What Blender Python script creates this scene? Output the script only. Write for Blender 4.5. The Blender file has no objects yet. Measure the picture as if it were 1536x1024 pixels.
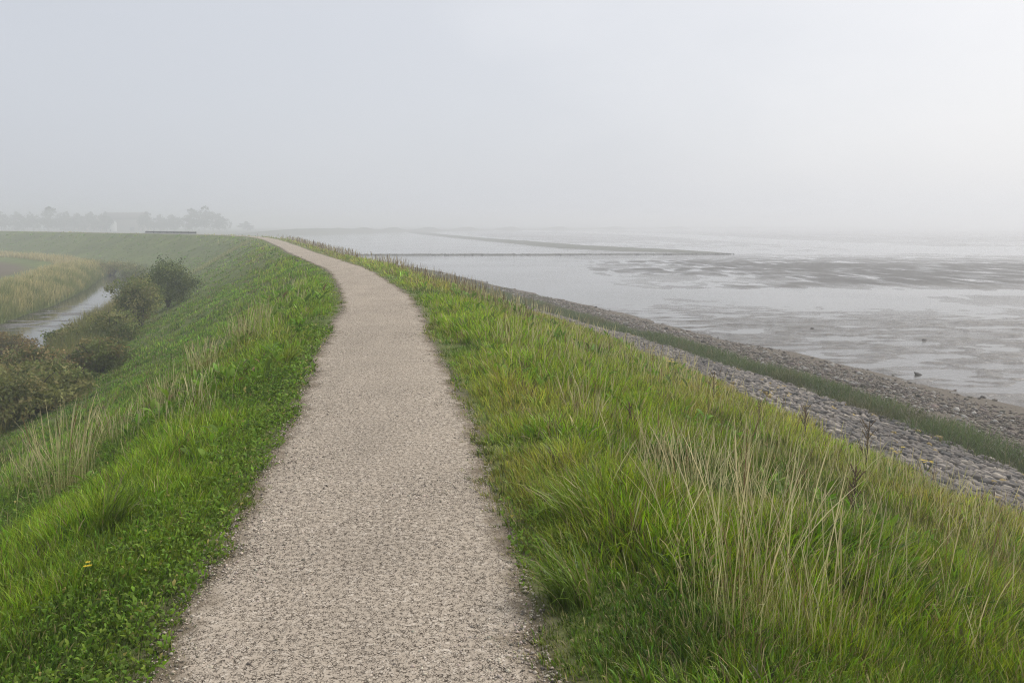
import bpy, math, random
import numpy as np
from math import radians as R

rng = np.random.default_rng(11)
scene = bpy.context.scene
COL = scene.collection

# ------------------------------------------------------------------ helpers
def tag(o, label=None, cat=None, group=None, kind=None):
    if label: o['label'] = label
    if cat: o['category'] = cat
    if group: o['group'] = group
    if kind: o['kind'] = kind
    return o

def empty(name, loc, label=None, cat=None, group=None):
    o = bpy.data.objects.new(name, None)
    COL.objects.link(o); o.location = loc; o.empty_display_size = 0.2
    return tag(o, label, cat, group)

def mesh_obj(name, V, F, mat, parent=None, col=None, smooth=False, attrs=None):
    """V (n,3); F = list of (m,k) integer arrays with k corners each."""
    V = np.asarray(V, dtype=np.float32)
    if not isinstance(F, (list, tuple)): F = [F]
    F = [np.asarray(f, dtype=np.int32) for f in F if len(f)]
    me = bpy.data.meshes.new(name)
    me.vertices.add(len(V)); me.vertices.foreach_set('co', V.ravel())
    nl = sum(f.size for f in F); npoly = sum(len(f) for f in F)
    me.loops.add(nl); me.polygons.add(npoly)
    me.loops.foreach_set('vertex_index', np.concatenate([f.ravel() for f in F]))
    tot = np.concatenate([np.full(len(f), f.shape[1], np.int32) for f in F])
    st = np.concatenate([[0], np.cumsum(tot)[:-1]]).astype(np.int32)
    me.polygons.foreach_set('loop_start', st)
    if smooth: me.polygons.foreach_set('use_smooth', np.ones(npoly, bool))
    me.update(calc_edges=True)
    if col is not None:
        c = np.ones((len(V), 4), np.float32); c[:, :3] = np.clip(col, 0, 1)
        a = me.attributes.new('col', 'FLOAT_COLOR', 'POINT'); a.data.foreach_set('color', c.ravel())
    for k, v in (attrs or {}).items():
        a = me.attributes.new(k, 'FLOAT', 'POINT'); a.data.foreach_set('value', np.asarray(v, np.float32).ravel())
    o = bpy.data.objects.new(name, me); COL.objects.link(o)
    if mat: me.materials.append(mat)
    if parent: o.parent = parent
    return o

def hash2(ix, iy, seed):
    h = (ix.astype(np.int64) * 374761393 + iy.astype(np.int64) * 668265263 + seed * 1442695041) & 0xFFFFFFFF
    h = ((h ^ (h >> 13)) * 1274126177) & 0xFFFFFFFF
    h = (h ^ (h >> 16)) & 0xFFFFFF
    return h / float(0xFFFFFF)

def vnoise(x, y, seed=0):
    ix = np.floor(x); iy = np.floor(y); fx = x - ix; fy = y - iy
    fx = fx * fx * (3 - 2 * fx); fy = fy * fy * (3 - 2 * fy)
    a = hash2(ix, iy, seed); b = hash2(ix + 1, iy, seed); c = hash2(ix, iy + 1, seed); d = hash2(ix + 1, iy + 1, seed)
    return (a * (1 - fx) + b * fx) * (1 - fy) + (c * (1 - fx) + d * fx) * fy

def fbm(x, y, scale, oct=3, seed=0):
    """-1..1"""
    s = np.zeros_like(np.asarray(x, float)); amp = 1.0; tot = 0
    x = np.asarray(x, float) / scale; y = np.asarray(y, float) / scale
    for k in range(oct):
        s = s + amp * vnoise(x * 2 ** k + 17.3 * k, y * 2 ** k - 9.1 * k, seed + k); tot += amp; amp *= .5
    return s / tot * 2 - 1

def smooth01(x, a, b):
    t = np.clip((x - a) / (b - a), 0, 1); return t * t * (3 - 2 * t)

# ------------------------------------------------------------------ camera numbers
EYE = 1.75; FPX = 1195.0; PITCH = math.atan((512 - 335) / FPX)

# ------------------------------------------------------------------ dike lines
def catmull(P, step):
    P = np.array(P, float); out = []
    Q = np.vstack([2 * P[0] - P[1], P, 2 * P[-1] - P[-2]])
    for i in range(1, len(Q) - 2):
        p0, p1, p2, p3 = Q[i - 1], Q[i], Q[i + 1], Q[i + 2]
        n = max(2, int(np.linalg.norm(p2 - p1) / step))
        t = np.linspace(0, 1, n, endpoint=False)[:, None]
        out.append(.5 * ((2 * p1) + (-p0 + p2) * t + (2 * p0 - 5 * p1 + 4 * p2 - p3) * t ** 2 + (-p0 + 3 * p1 - 3 * p2 + p3) * t ** 3))
    out.append(P[-1:]); return np.vstack(out)

LINE = catmull([(60, -300), (14, -80), (4.2, -25), (1.4, -9), (-.2, 0), (-.90, 4.8), (-1.35, 8), (-1.95, 11.4), (-2.5, 15), (-3.1, 18.4), (-4.3, 23.2), (-6.3, 30.5), (-9.3, 39),
                (-13, 49.3), (-18.2, 64.5), (-28.5, 93), (-37, 111), (-50, 127), (-80, 153), (-119, 186), (-200, 255), (-420, 430), (-1300, 1000)], 1.6)
FARL = catmull([(-40, 146), (-23, 154), (-40, 176), (-85, 235), (-118, 320), (-125, 430), (-80, 590), (60, 780), (330, 1000), (700, 1250), (1350, 1500)], 8.0)

def line_dist(x, y, L):
    """signed offset (right of the travel direction positive) and running length."""
    A = L[:-1]; B = L[1:]; D = B - A; l2 = (D ** 2).sum(1); ln = np.sqrt(l2)
    S0 = np.concatenate([[0], np.cumsum(ln)[:-1]])
    u = np.empty(len(x)); s = np.empty(len(x))
    for i in range(0, len(x), 20000):
        px = x[i:i + 20000, None]; py = y[i:i + 20000, None]
        t = np.clip(((px - A[:, 0]) * D[:, 0] + (py - A[:, 1]) * D[:, 1]) / l2, 0, 1)
        dx = px - (A[:, 0] + t * D[:, 0]); dy = py - (A[:, 1] + t * D[:, 1])
        d2 = dx * dx + dy * dy; k = d2.argmin(1); r = np.arange(len(k))
        sg = np.sign(D[k, 1] * dx[r, k] - D[k, 0] * dy[r, k])
        u[i:i + 20000] = sg * np.sqrt(d2[r, k]); s[i:i + 20000] = S0[k] + t[r, k] * ln[k]
    return u, s

# distance along the main line measured from the camera
_u0, _s0 = line_dist(np.array([0.]), np.array([0.]), LINE); S_CAM = _s0[0]

PROF = np.array([(-2000, -3.7), (-60, -3.7), (-27, -3.75), (-24.5, -3.5), (-20, -3.25), (-18.6, -3.45), (-17.6, -4.2), (-16.9, -4.6), (-12.3, -4.6), (-11.4, -4.1), (-9.3, -3.65),
                 (-7.5, -2.98), (-2.6, -.62), (-1.7, -.17), (-1.15, -.02), (-.9, 0), (.9, 0), (1.2, -.02), (2.0, -.18), (5, -1.13), (8.4, -2.35), (13.2, -3.52), (14.2, -3.62), (16.2, -3.72), (20.2, -4.26), (23, -4.6),
                 (40, -5.2), (3000, -5.6)])
PROF2 = np.array([(-3000, -3.8), (-14, -3.8), (-3, -1.4), (0, -1.1), (3, -1.4), (9, -4.1), (15, -4.4), (30, -5.2), (5000, -5.6)])

def axis(lo, hi, f0, f1, d0, g0, g1, d1, grow):
    """fine step d0 on [f0,f1], d1 on [g0,g1], growing outside."""
    fine = np.arange(f0, f1 + 1e-6, d0)
    def ext(start, mid, end, sgn):
        out = []; x = start; d = d0
        while sgn * (end - x) > 0:
            d = min(d * 1.06, d1) if sgn * (mid - x) > 0 else d * grow
            x = x + sgn * d; out.append(x)
        return out
    left = ext(f0, g0, lo, -1); right = ext(fine[-1], g1, hi, 1)
    return np.array(left[::-1] + list(fine) + right)

GX = axis(-1250, 1250, -8, 9, .14, -130, 40, .8, 1.10)
GY = axis(-220, 1560, 1, 13, .14, -6, 190, .8, 1.10)
XX, YY = np.meshgrid(GX, GY)
fx, fy = XX.ravel(), YY.ravel()
U, S = line_dist(fx, fy, LINE)
U2, S2 = line_dist(fx, fy, FARL)
def terrain(x, y, u, u2):
    bank = fbm(x, y, 9, 2, 5) * .8                              # wandering ditch edges
    ue = u + np.where((u < -10) & (u > -24), bank * smooth01(-u, 10, 13), 0) + np.where(u > 12, fbm(x, y, 6, 2, 8) * .5 * smooth01(u, 12, 16), 0)
    z = np.interp(ue, PROF[:, 0], PROF[:, 1])
    rough = smooth01(np.abs(u), 1.0, 2.4)
    z = z + rough * (fbm(x, y, 2.2, 3, 2) * .07 + fbm(x, y, 14, 2, 3) * .12)
    z = np.where((u > 8) & (u < 13.2), z - fbm(x, y, 2.2, 3, 2) * .05, z)
    hump = np.clip(1 - np.abs(y - 520) / 160, 0, 1) * .1
    w2 = smooth01(y, 140, 165)
    z2 = np.interp(u2, PROF2[:, 0], PROF2[:, 1]) + hump * smooth01(-np.abs(u2), -12, -1)
    low = -3.95 - .4 * smooth01(u2, -14, 6) - 1.0 * smooth01(u2, 6, 20)
    k2 = smooth01(y, 330, 470); z2 = z2 * k2 + low * (1 - k2)
    z2 = z2 + fbm(x, y, 30, 2, 4) * .15
    z2 = z2 * w2 - 6 * (1 - w2)
    return np.maximum(z, z2)
Zf = terrain(fx, fy, U, U2)
ZG = Zf.reshape(XX.shape); UG = U.reshape(XX.shape); SG = S.reshape(XX.shape) - S_CAM

def sample(G, x, y):
    ix = np.clip(np.searchsorted(GX, x) - 1, 0, len(GX) - 2); iy = np.clip(np.searchsorted(GY, y) - 1, 0, len(GY) - 2)
    tx = (x - GX[ix]) / (GX[ix + 1] - GX[ix]); ty = (y - GY[iy]) / (GY[iy + 1] - GY[iy])
    return (G[iy, ix] * (1 - tx) + G[iy, ix + 1] * tx) * (1 - ty) + (G[iy + 1, ix] * (1 - tx) + G[iy + 1, ix + 1] * tx) * ty
def gz(x, y): return sample(ZG, np.asarray(x, float), np.asarray(y, float))
def gu(x, y): return sample(UG, np.asarray(x, float), np.asarray(y, float))

def at(px, py, lift=0.0):
    """where the photo's pixel meets the ground."""
    a = (px - 768) / FPX; b = (512 - py) / FPX
    d = np.array([a, math.cos(PITCH) + b * math.sin(PITCH), b * math.cos(PITCH) - math.sin(PITCH)])
    t = np.concatenate([np.arange(1.5, 40, .02), np.arange(40, 260, .15)])
    X = d[0] * t; Y = d[1] * t; Z = EYE + d[2] * t
    hit = np.nonzero(Z < gz(X, Y) + lift)[0]
    k = hit[0] if len(hit) else -1
    return np.array([X[k], Y[k], float(gz(X[k:k + 1], Y[k:k + 1])[0]) if k >= 0 else Z[k]])

# ------------------------------------------------------------------ materials
def new_mat(name):
    m = bpy.data.materials.new(name); m.use_nodes = True
    nt = m.node_tree; nt.nodes.clear()
    out = nt.nodes.new('ShaderNodeOutputMaterial')
    return m, nt, out
class NT:
    def __init__(s, nt): s.nt = nt
    def n(s, typ, **kw):
        nd = s.nt.nodes.new('ShaderNode' + typ)
        for k, v in kw.items():
            if k.startswith('i_'): nd.inputs[k[2:].replace('_', ' ')].default_value = v
            else: setattr(nd, k, v)
        return nd
    def l(s, a, b): s.nt.links.new(a, b)
    def ramp(s, fac, stops, interp='LINEAR'):
        r = s.n('ValToRGB'); r.color_ramp.interpolation = interp
        el = r.color_ramp.elements
        while len(el) < len(stops): el.new(.5)
        for e, (p, c) in zip(el, stops):
            e.position = p; e.color = (*c, 1) if isinstance(c, tuple) else (c, c, c, 1)
        s.l(fac, r.inputs[0]); return r.outputs[0]
    def mix(s, fac, a, b, blend='MIX'):
        m = s.n('Mix', data_type='RGBA', blend_type=blend)
        for sock, v in ((m.inputs[0], fac), (m.inputs[6], a), (m.inputs[7], b)):
            if isinstance(v, (int, float)): sock.default_value = v
            elif isinstance(v, tuple): sock.default_value = (*v, 1)
            else: s.l(v, sock)
        return m.outputs[2]
    def math(s, op, a, b=None, c=None):
        m = s.n('Math', operation=op)
        for i, v in enumerate((a, b, c)):
            if v is None: continue
            if isinstance(v, (int, float)): m.inputs[i].default_value = v
            else: s.l(v, m.inputs[i])
        return m.outputs[0]
    def noise(s, vec, scale, detail=3, rough=.55):
        n = s.n('TexNoise'); n.inputs['Scale'].default_value = scale; n.inputs['Detail'].default_value = detail
        n.inputs['Roughness'].default_value = rough; s.l(vec, n.inputs['Vector']); return n.outputs[0]
    def mapping(s, vec, scale=(1, 1, 1), rot=(0, 0, 0)):
        m = s.n('Mapping'); m.inputs['Scale'].default_value = scale; m.inputs['Rotation'].default_value = rot
        s.l(vec, m.inputs['Vector']); return m.outputs[0]
    def bump(s, h, strength, dist, normal=None):
        b = s.n('Bump'); b.inputs['Strength'].default_value = strength; b.inputs['Distance'].default_value = dist
        s.l(h, b.inputs['Height'])
        if normal: s.l(normal, b.inputs['Normal'])
        return b.outputs[0]

def foliage_mat(name, transl=.35, rough=.5, spec=.3):
    m, nt, out = new_mat(name); t = NT(nt)
    a = t.n('Attribute', attribute_name='col')
    p = t.n('BsdfPrincipled'); p.inputs['Roughness'].default_value = rough
    p.inputs['Specular IOR Level'].default_value = spec
    t.l(a.outputs['Color'], p.inputs['Base Color'])
    tr = t.n('BsdfTranslucent'); hs = t.n('HueSaturation'); hs.inputs['Saturation'].default_value = 1.1; hs.inputs['Value'].default_value = 1.1
    t.l(a.outputs['Color'], hs.inputs['Color']); t.l(hs.outputs[0], tr.inputs['Color'])
    mx = t.n('MixShader'); mx.inputs[0].default_value = transl
    t.l(p.outputs[0], mx.inputs[1]); t.l(tr.outputs[0], mx.inputs[2]); t.l(mx.outputs[0], out.inputs[0])
    return m

def plain_mat(name, colour, rough=.8, var=.25, scale=6, bump=.15, spec=.4):
    m, nt, out = new_mat(name); t = NT(nt)
    tc = t.n('TexCoord').outputs['Object']
    n = t.noise(tc, scale, 5, .6)
    c = t.mix(n, tuple(x * (1 - var) for x in colour), tuple(min(1, x * (1 + var)) for x in colour))
    p = t.n('BsdfPrincipled'); p.inputs['Roughness'].default_value = rough; p.inputs['Specular IOR Level'].default_value = spec
    t.l(c, p.inputs['Base Color']); t.l(t.bump(t.noise(tc, scale * 6, 4), bump, .02), p.inputs['Normal'])
    t.l(p.outputs[0], out.inputs[0]); return m

def stone_mat(name, spec=.3):
    m, nt, out = new_mat(name); t = NT(nt)
    a = t.n('Attribute', attribute_name='col'); tc = t.n('TexCoord').outputs['Object']
    n = t.noise(tc, 14, 5, .65)
    c = t.mix(1.0, a.outputs['Color'], t.ramp(n, [(.3, .62), (.7, 1.25)]), 'MULTIPLY')
    lich = t.ramp(t.noise(tc, 5, 4, .7), [(.62, 0.0), (.72, 1.0)])
    c = t.mix(t.math('MULTIPLY', lich, .35), c, (.30, .26, .13))
    p = t.n('BsdfPrincipled'); p.inputs['Roughness'].default_value = .75; p.inputs['Specular IOR Level'].default_value = spec
    t.l(c, p.inputs['Base Color']); t.l(t.bump(n, .5, .02), p.inputs['Normal'])
    t.l(p.outputs[0], out.inputs[0]); return m

M_GRASS = foliage_mat('grass_blades', .30, .45, .3)
M_DRY = foliage_mat('dry_stalks', .25, .6, .2)
M_LEAF = foliage_mat('leaves', .35, .6, .15)
M_BARK = plain_mat('bark', (.09, .075, .06), .9, .4, 8, .6)
M_STONE = stone_mat('stone')

# ground: soil under turf, darker where the stones start, silt near the mud, ploughed field
def ground_mat():
    m, nt, out = new_mat('ground_soil_and_turf'); t = NT(nt)
    tc = t.n('TexCoord').outputs['Object']; u = t.n('Attribute', attribute_name='offset').outputs['Fac']
    n1 = t.noise(tc, 1.3, 6, .65); n2 = t.noise(tc, 9, 6, .7); n3 = t.noise(tc, .18, 3, .5)
    turf = t.mix(n2, (.065, .095, .022), (.15, .205, .045)); turf = t.mix(t.ramp(n1, [(.35, 0.0), (.7, .8)]), turf, (.17, .175, .06)); turf = t.mix(1.0, turf, t.ramp(t.noise(tc, .22, 4, .6), [(.3, .7), (.7, 1.25)]), 'MULTIPLY')
    soil = t.mix(n2, (.085, .067, .045), (.26, .215, .16))
    silt = t.mix(n2, (.085, .07, .054), (.19, .16, .122))
    field = t.mix(n3, (.10, .075, .05), (.15, .12, .075))
    def mask(lo, hi): return t.ramp(t.math('MULTIPLY_ADD', u, .01, .5), [(.5 + lo * .01, 0.0), (.5 + hi * .01, 1.0)])
    c = t.mix(mask(-27, -25), field, turf)
    edge = t.math('SUBTRACT', 1.0, t.ramp(t.math('MULTIPLY', t.math('ABSOLUTE', t.math('ADD', u, t.math('MULTIPLY', t.math('SUBTRACT', n1, .5), .5))), .25), [(.19, 0.0), (.235, 1.0)]))
    c = t.mix(edge, c, soil)
    c = t.mix(mask(8.2, 8.6), c, (.045, .04, .033)); c = t.mix(mask(13.0, 13.6), c, silt)
    far = t.ramp(t.math('MULTIPLY', u, .01), [(.30, 0.0), (.31, 1.0)])
    c = t.mix(far, c, (.11, .115, .07))
    p = t.n('BsdfPrincipled'); p.inputs['Roughness'].default_value = .9; p.inputs['Specular IOR Level'].default_value = .2
    t.l(c, p.inputs['Base Color'])
    t.l(t.bump(n2, .7, .04), p.inputs['Normal']); t.l(p.outputs[0], out.inputs[0]); return m

def path_mat():
    m, nt, out = new_mat('compacted_gravel'); t = NT(nt)
    tc = t.n('TexCoord').outputs['Object']
    v = t.n('TexVoronoi'); v.inputs['Scale'].default_value = 85; t.l(tc, v.inputs['Vector'])
    ve = t.n('TexVoronoi', feature='DISTANCE_TO_EDGE'); ve.inputs['Scale'].default_value = 85; t.l(tc, ve.inputs['Vector'])
    big = t.noise(tc, 1.1, 4, .6); mid = t.noise(tc, 14, 4, .6); fine = t.noise(tc, 60, 3, .6)
    sep = t.n('SeparateColor'); t.l(v.outputs['Color'], sep.inputs[0])
    stone = t.ramp(sep.outputs[0], [(0, (.25, .21, .165)), (.25, (.435, .365, .285)), (.7, (.515, .44, .35)), (.95, (.65, .57, .47))])
    sand = t.mix(fine, (.40, .335, .257), (.545, .465, .372))
    c = t.mix(t.ramp(mid, [(.4, 0.0), (.62, 1.0)]), sand, stone)
    gap = t.ramp(ve.outputs['Distance'], [(.03, 1.0), (.14, 0.0)])
    gapm = t.math('MULTIPLY', gap, t.ramp(t.noise(tc, 38, 3, .7), [(.45, 0.0), (.57, 1.0)]))
    c = t.mix(gapm, c, (.065, .048, .034))
    pit = t.ramp(t.noise(t.mapping(tc, (1, 1.6, 1)), 75, 2, .6), [(.61, 0.0), (.67, 1.0)])
    c = t.mix(t.math('MULTIPLY', pit, .9), c, (.06, .044, .032))
    ed = t.n('Attribute', attribute_name='edge').outputs['Fac']; eg = t.math('ADD', ed, t.math('MULTIPLY', t.math('SUBTRACT', t.noise(tc, 5, 4, .65), .5), .55))
    c = t.mix(t.ramp(eg, [(.84, 0.0), (1.02, .9)]), c, t.mix(fine, (.13, .10, .065), (.27, .215, .15)))
    c = t.mix(1.0, c, t.ramp(t.math('ADD', t.math('MULTIPLY', big, .5), t.math('MULTIPLY', t.noise(t.mapping(tc, (1.6, .35, 1)), 1.0, 4, .6), .5)), [(.35, .84), (.65, 1.08)]), 'MULTIPLY')
    h = t.math('SUBTRACT', t.math('MULTIPLY', fine, .4), t.math('ADD', gapm, pit))
    p = t.n('BsdfPrincipled'); p.inputs['Roughness'].default_value = .9; p.inputs['Specular IOR Level'].default_value = .2
    t.l(c, p.inputs['Base Color']); t.l(t.bump(h, .7, .006), p.inputs['Normal']); t.l(p.outputs[0], out.inputs[0]); return m

def mud_mat():
    m, nt, out = new_mat('wet_mud'); t = NT(nt)
    tc = t.n('TexCoord').outputs['Object']
    n = t.noise(tc, .35, 5, .6); f = t.noise(tc, 3.5, 5, .65); st = t.noise(t.mapping(tc, (.5, 2.2, 1), (0, 0, .25)), 1.6, 5, .6)
    c = t.mix(n, (.050, .043, .036), (.10, .087, .070)); c = t.mix(t.ramp(f, [(.4, 0.0), (.7, 1.0)]), c, (.135, .112, .084))
    p = t.n('BsdfPrincipled'); p.inputs['IOR'].default_value = 1.5
    fm = t.n('Attribute', attribute_name='firm').outputs['Fac']; c = t.mix(t.math('MULTIPLY', fm, .75), c, t.mix(f, (.050, .046, .044), (.085, .078, .072))); t.l(c, p.inputs['Base Color'])
    rgh = t.n('MapRange'); rgh.inputs[1].default_value = .35; rgh.inputs[2].default_value = .65; rgh.inputs[3].default_value = .2; rgh.inputs[4].default_value = .45
    firm = t.n('Attribute', attribute_name='firm').outputs['Fac']
    t.l(st, rgh.inputs[0]); 
    ab = t.n('Attribute', attribute_name='above').outputs['Fac']
    dryf = t.ramp(t.math('ADD', t.math('MULTIPLY', ab, 14.0), t.math('MULTIPLY', t.math('SUBTRACT', f, .5), .9)), [(.0, .25), (.9, 1.0)])
    t.l(t.math('MULTIPLY', dryf, t.math('MULTIPLY_ADD', firm, .30, rgh.outputs[0])), p.inputs['Roughness'])
    sp_ = t.math('MULTIPLY_ADD', firm, -.35, .5); t.l(sp_, p.inputs['Specular IOR Level'])
    t.l(t.bump(f, .8, .04, t.bump(st, .9, .10)), p.inputs['Normal'])
    t.l(p.outputs[0], out.inputs[0]); return m

def water_mat(name, colour, ripple, scale, rot):
    m, nt, out = new_mat(name); t = NT(nt)
    tc = t.n('TexCoord').outputs['Object']
    w = t.noise(t.mapping(tc, (1, 1.7, 1), (0, 0, rot)), scale, 4, .55); big = t.noise(tc, .08, 3, .5)
    p = t.n('BsdfPrincipled'); p.inputs['IOR'].default_value = 1.34; p.inputs['Roughness'].default_value = .07
    p.inputs['Base Color'].default_value = (*colour, 1)
    h = t.math('MULTIPLY', w, t.ramp(big, [(.4, .25), (.65, 1.0)]))
    t.l(t.bump(h, ripple, .05), p.inputs['Normal']); t.l(p.outputs[0], out.inputs[0]); return m

# ------------------------------------------------------------------ ground, path
def grid_faces(nx, ny, keep=None):
    i = np.arange(nx - 1)[None, :] + nx * np.arange(ny - 1)[:, None]
    f = np.stack([i, i + 1, i + 1 + nx, i + nx], -1).reshape(-1, 4)
    return f
uatt = U.copy(); uatt[(U2 > -14) & (fy > 150) & (U > 13.5)] = 60; uatt[(fy > 150) & (U > 20)] = 60
g = mesh_obj('ground', np.c_[fx, fy, Zf], grid_faces(len(GX), len(GY)), ground_mat(), smooth=True, attrs={'offset': uatt})
tag(g, kind='structure')

def on_line(s):
    """point and right-hand normal at length s from the camera along the crest."""
    D = np.diff(LINE, axis=0); ln = np.hypot(D[:, 0], D[:, 1]); cs = np.concatenate([[0], np.cumsum(ln)]) - S_CAM
    x = np.interp(s, cs, LINE[:, 0]); y = np.interp(s, cs, LINE[:, 1])
    e = .6
    tx = np.interp(s + e, cs, LINE[:, 0]) - np.interp(s - e, cs, LINE[:, 0]); ty = np.interp(s + e, cs, LINE[:, 1]) - np.interp(s - e, cs, LINE[:, 1])
    l = np.hypot(tx, ty); return x, y, ty / l, -tx / l

HALF = .785
def half_width(s, side):
    return HALF + .08 * fbm(s, s * 0 + side * 31, 1.3, 3, 21) + .075 * fbm(s, s * 0 + side * 9, .28, 3, 22)
sp = np.concatenate([np.arange(-8, 30, .06), np.arange(30, 230, .5)])
lx, ly, nx_, ny_ = on_line(sp)
cols = np.array([-1, -.96, -.88, -.75, -.5, 0, .5, .75, .88, .96, 1]); PV = []
for c in cols:
    hw = np.where(c < 0, half_width(sp, -1), half_width(sp, 1)) * c
    PV.append(np.c_[lx + nx_ * hw, ly + ny_ * hw, .006 + .018 * (1 - c ** 4) + .004 * fbm(lx + c, ly, .5, 2, 3)])
PV = np.stack(PV, 1).reshape(-1, 3)
tag(mesh_obj('path', PV, grid_faces(11, len(sp)), path_mat(), smooth=True, attrs={'edge': np.tile(np.abs(cols), len(sp))}), kind='structure')

# ------------------------------------------------------------------ stones
def stones(pos, size, tmpl_v, tmpl_f, jit, flat, yaw=None, tilt=.35, r=rng):
    n = len(pos); k = len(tmpl_v)
    V = tmpl_v[None] * (1 + r.uniform(-jit, jit, (n, k, 1))) + r.uniform(-jit, jit, (n, k, 3)) * .4
    sc = size[:, None, :] if size.ndim == 2 else size[:, None, None] * np.stack([r.uniform(.8, 1.35, n), r.uniform(.7, 1.1, n), r.uniform(flat * .8, flat * 1.2, n)], -1)[:, None]
    V = V * sc
    yaw = r.uniform(0, 6.283, n) if yaw is None else yaw
    ax = r.uniform(-tilt, tilt, n); ay = r.uniform(-tilt, tilt, n)
    z = V[..., 2] + V[..., 0] * ax[:, None] + V[..., 1] * ay[:, None]
    c, s_ = np.cos(yaw)[:, None], np.sin(yaw)[:, None]
    W = np.stack([V[..., 0] * c - V[..., 1] * s_, V[..., 0] * s_ + V[..., 1] * c, z], -1) + pos[:, None]
    F = (tmpl_f[None] + (np.arange(n) * k)[:, None, None]).reshape(-1, tmpl_f.shape[1])
    return W.reshape(-1, 3), F
def rep(c, k): return np.repeat(c, k, axis=0)
OCT_V = np.array([(1, 0, 0), (0, 1, 0), (-1, 0, 0), (0, -1, 0), (.1, .1, 1), (0, 0, -.8)], float)
OCT_F = np.array([(0, 1, 4), (1, 2, 4), (2, 3, 4), (3, 0, 4), (1, 0, 5), (2, 1, 5), (3, 2, 5), (0, 3, 5)])
_p = (1 + 5 ** .5) / 2
ICO_V = np.array([(-1, _p, 0), (1, _p, 0), (-1, -_p, 0), (1, -_p, 0), (0, -1, _p), (0, 1, _p), (0, -1, -_p), (0, 1, -_p), (_p, 0, -1), (_p, 0, 1), (-_p, 0, -1), (-_p, 0, 1)], float) / 1.9
ICO_F = np.array([(0, 11, 5), (0, 5, 1), (0, 1, 7), (0, 7, 10), (0, 10, 11), (1, 5, 9), (5, 11, 4), (11, 10, 2), (10, 7, 6), (7, 1, 8), (3, 9, 4), (3, 4, 2), (3, 2, 6), (3, 6, 8), (3, 8, 9), (4, 9, 5), (2, 4, 11), (6, 2, 10), (8, 6, 7), (9, 8, 1)])
BLK_V = np.array([(x * a, y * a, z) for z, a in ((-1, 1), (.75, 1), (1, .86)) for x, y in ((-1, -1), (1, -1), (1, 1), (-1, 1))], float)
BLK_F = np.array([(i + 4 * l, (i + 1) % 4 + 4 * l, (i + 1) % 4 + 4 * l + 4, i + 4 * l + 4) for l in (0, 1) for i in range(4)] + [(8, 9, 10, 11)])

# loose gravel on the path
n = 60000
sg = 2.2 + 15 * rng.random(n) ** 1.7; ug = rng.uniform(-1, 1, n)
ug = np.sign(ug) * np.abs(ug) ** .8 * (half_width(sg, 1) + .06)
lx, ly, nx_, ny_ = on_line(sg); x = lx + nx_ * ug; y = ly + ny_ * ug
keep = fbm(x, y, .5, 3, 77) > rng.uniform(-.9, .7, n) - .5 * (np.abs(ug) > .68); x, y, ug = x[keep], y[keep], ug[keep]; n = len(x)
sz = np.clip(rng.lognormal(-5.45, .45, n), .002, .014)
zz = .0225 - .016 * np.clip(np.abs(ug) / HALF, 0, 1) ** 4
V, F = stones(np.c_[x, y, zz], sz, OCT_V, OCT_F, .25, .55)
c = np.array([(.55, .475, .385)]) * rng.uniform(.7, 1.25, (n, 1)); dk = rng.random(n) < .2; c[dk] *= .28; c = c * rng.uniform(.95, 1.05, (n, 3))
gv = mesh_obj('gravel', V, F, M_STONE, col=rep(c, 6)); tag(gv, 'loose pale grit lying over the gravel footpath', 'gravel', kind='stuff')

# set stones of the revetment: rows along the slope
rows = np.arange(8.35, 13.5, .104); P = []; SZ = []; YW = []
for r_ in rows:
    s = -3.0
    ss = []; ws = []
    while s < 150:
        k = 1 + max(0, s - 30) * .010
        w = rng.uniform(.08, .27) * k; ss.append(s + w / 2); ws.append(w); s += w + .02
    ss = np.array(ss); ws = np.array(ws); uu = r_ + rng.uniform(-.025, .025, len(ss)) + .09 * fbm(ss, ss * 0 + r_ * 5, 2.0, 2, 31)
    lx, ly, nx_, ny_ = on_line(ss); x = lx + nx_ * uu; y = ly + ny_ * uu
    z = gz(x, y) + rng.normal(.0, .024, len(ss)) - .02
    P.append(np.c_[x, y, z]); SZ.append(np.c_[ws * .49, np.full(len(ss), .050) * rng.uniform(.65, 1.0, len(ss)), np.full(len(ss), .10)]); YW.append(np.arctan2(-nx_, ny_) + math.pi * 0)
P = np.vstack(P); SZ = np.vstack(SZ); YW = np.concatenate(YW) + rng.normal(0, .05, len(P))
edge = gu(P[:, 0], P[:, 1]); keep = (edge > 8.35 + .4 * fbm(P[:, 0], P[:, 1], 1.5, 3, 14)) & (rng.random(len(P)) > .03)
P, SZ, YW = P[keep], SZ[keep], YW[keep]; n = len(P)
# lay each block to the slope: follow the ground's fall across the row
V, F = stones(np.zeros((n, 3)), SZ, BLK_V, BLK_F, .14, 1, yaw=np.zeros(n), tilt=.16)
V = V.reshape(n, -1, 3); V[..., 2] += -V[..., 1] * -.24
c_, s_ = np.cos(YW)[:, None], np.sin(YW)[:, None]
V = np.stack([V[..., 0] * c_ - V[..., 1] * s_, V[..., 0] * s_ + V[..., 1] * c_, V[..., 2]], -1) + P[:, None]
tone = rng.choice(4, n, p=[.42, .26, .22, .10]); pal = np.array([(.150, .132, .118), (.215, .187, .16), (.085, .08, .076), (.30, .262, .215)])
c = pal[tone] * rng.uniform(.65, 1.3, (n, 1)); c *= (1 + .3 * fbm(P[:, 0], P[:, 1], 3, 2, 9))[:, None]; yl = (rng.random(n) < .05) & (fbm(P[:, 0], P[:, 1], 1.2, 2, 19) > .1); c[yl] = np.array([.34, .25, .09]) * rng.uniform(.7, 1.1, (yl.sum(), 1))
tag(mesh_obj('stone_revetment', V.reshape(-1, 3), F, M_STONE, col=rep(c, 12)), kind='structure')

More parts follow.
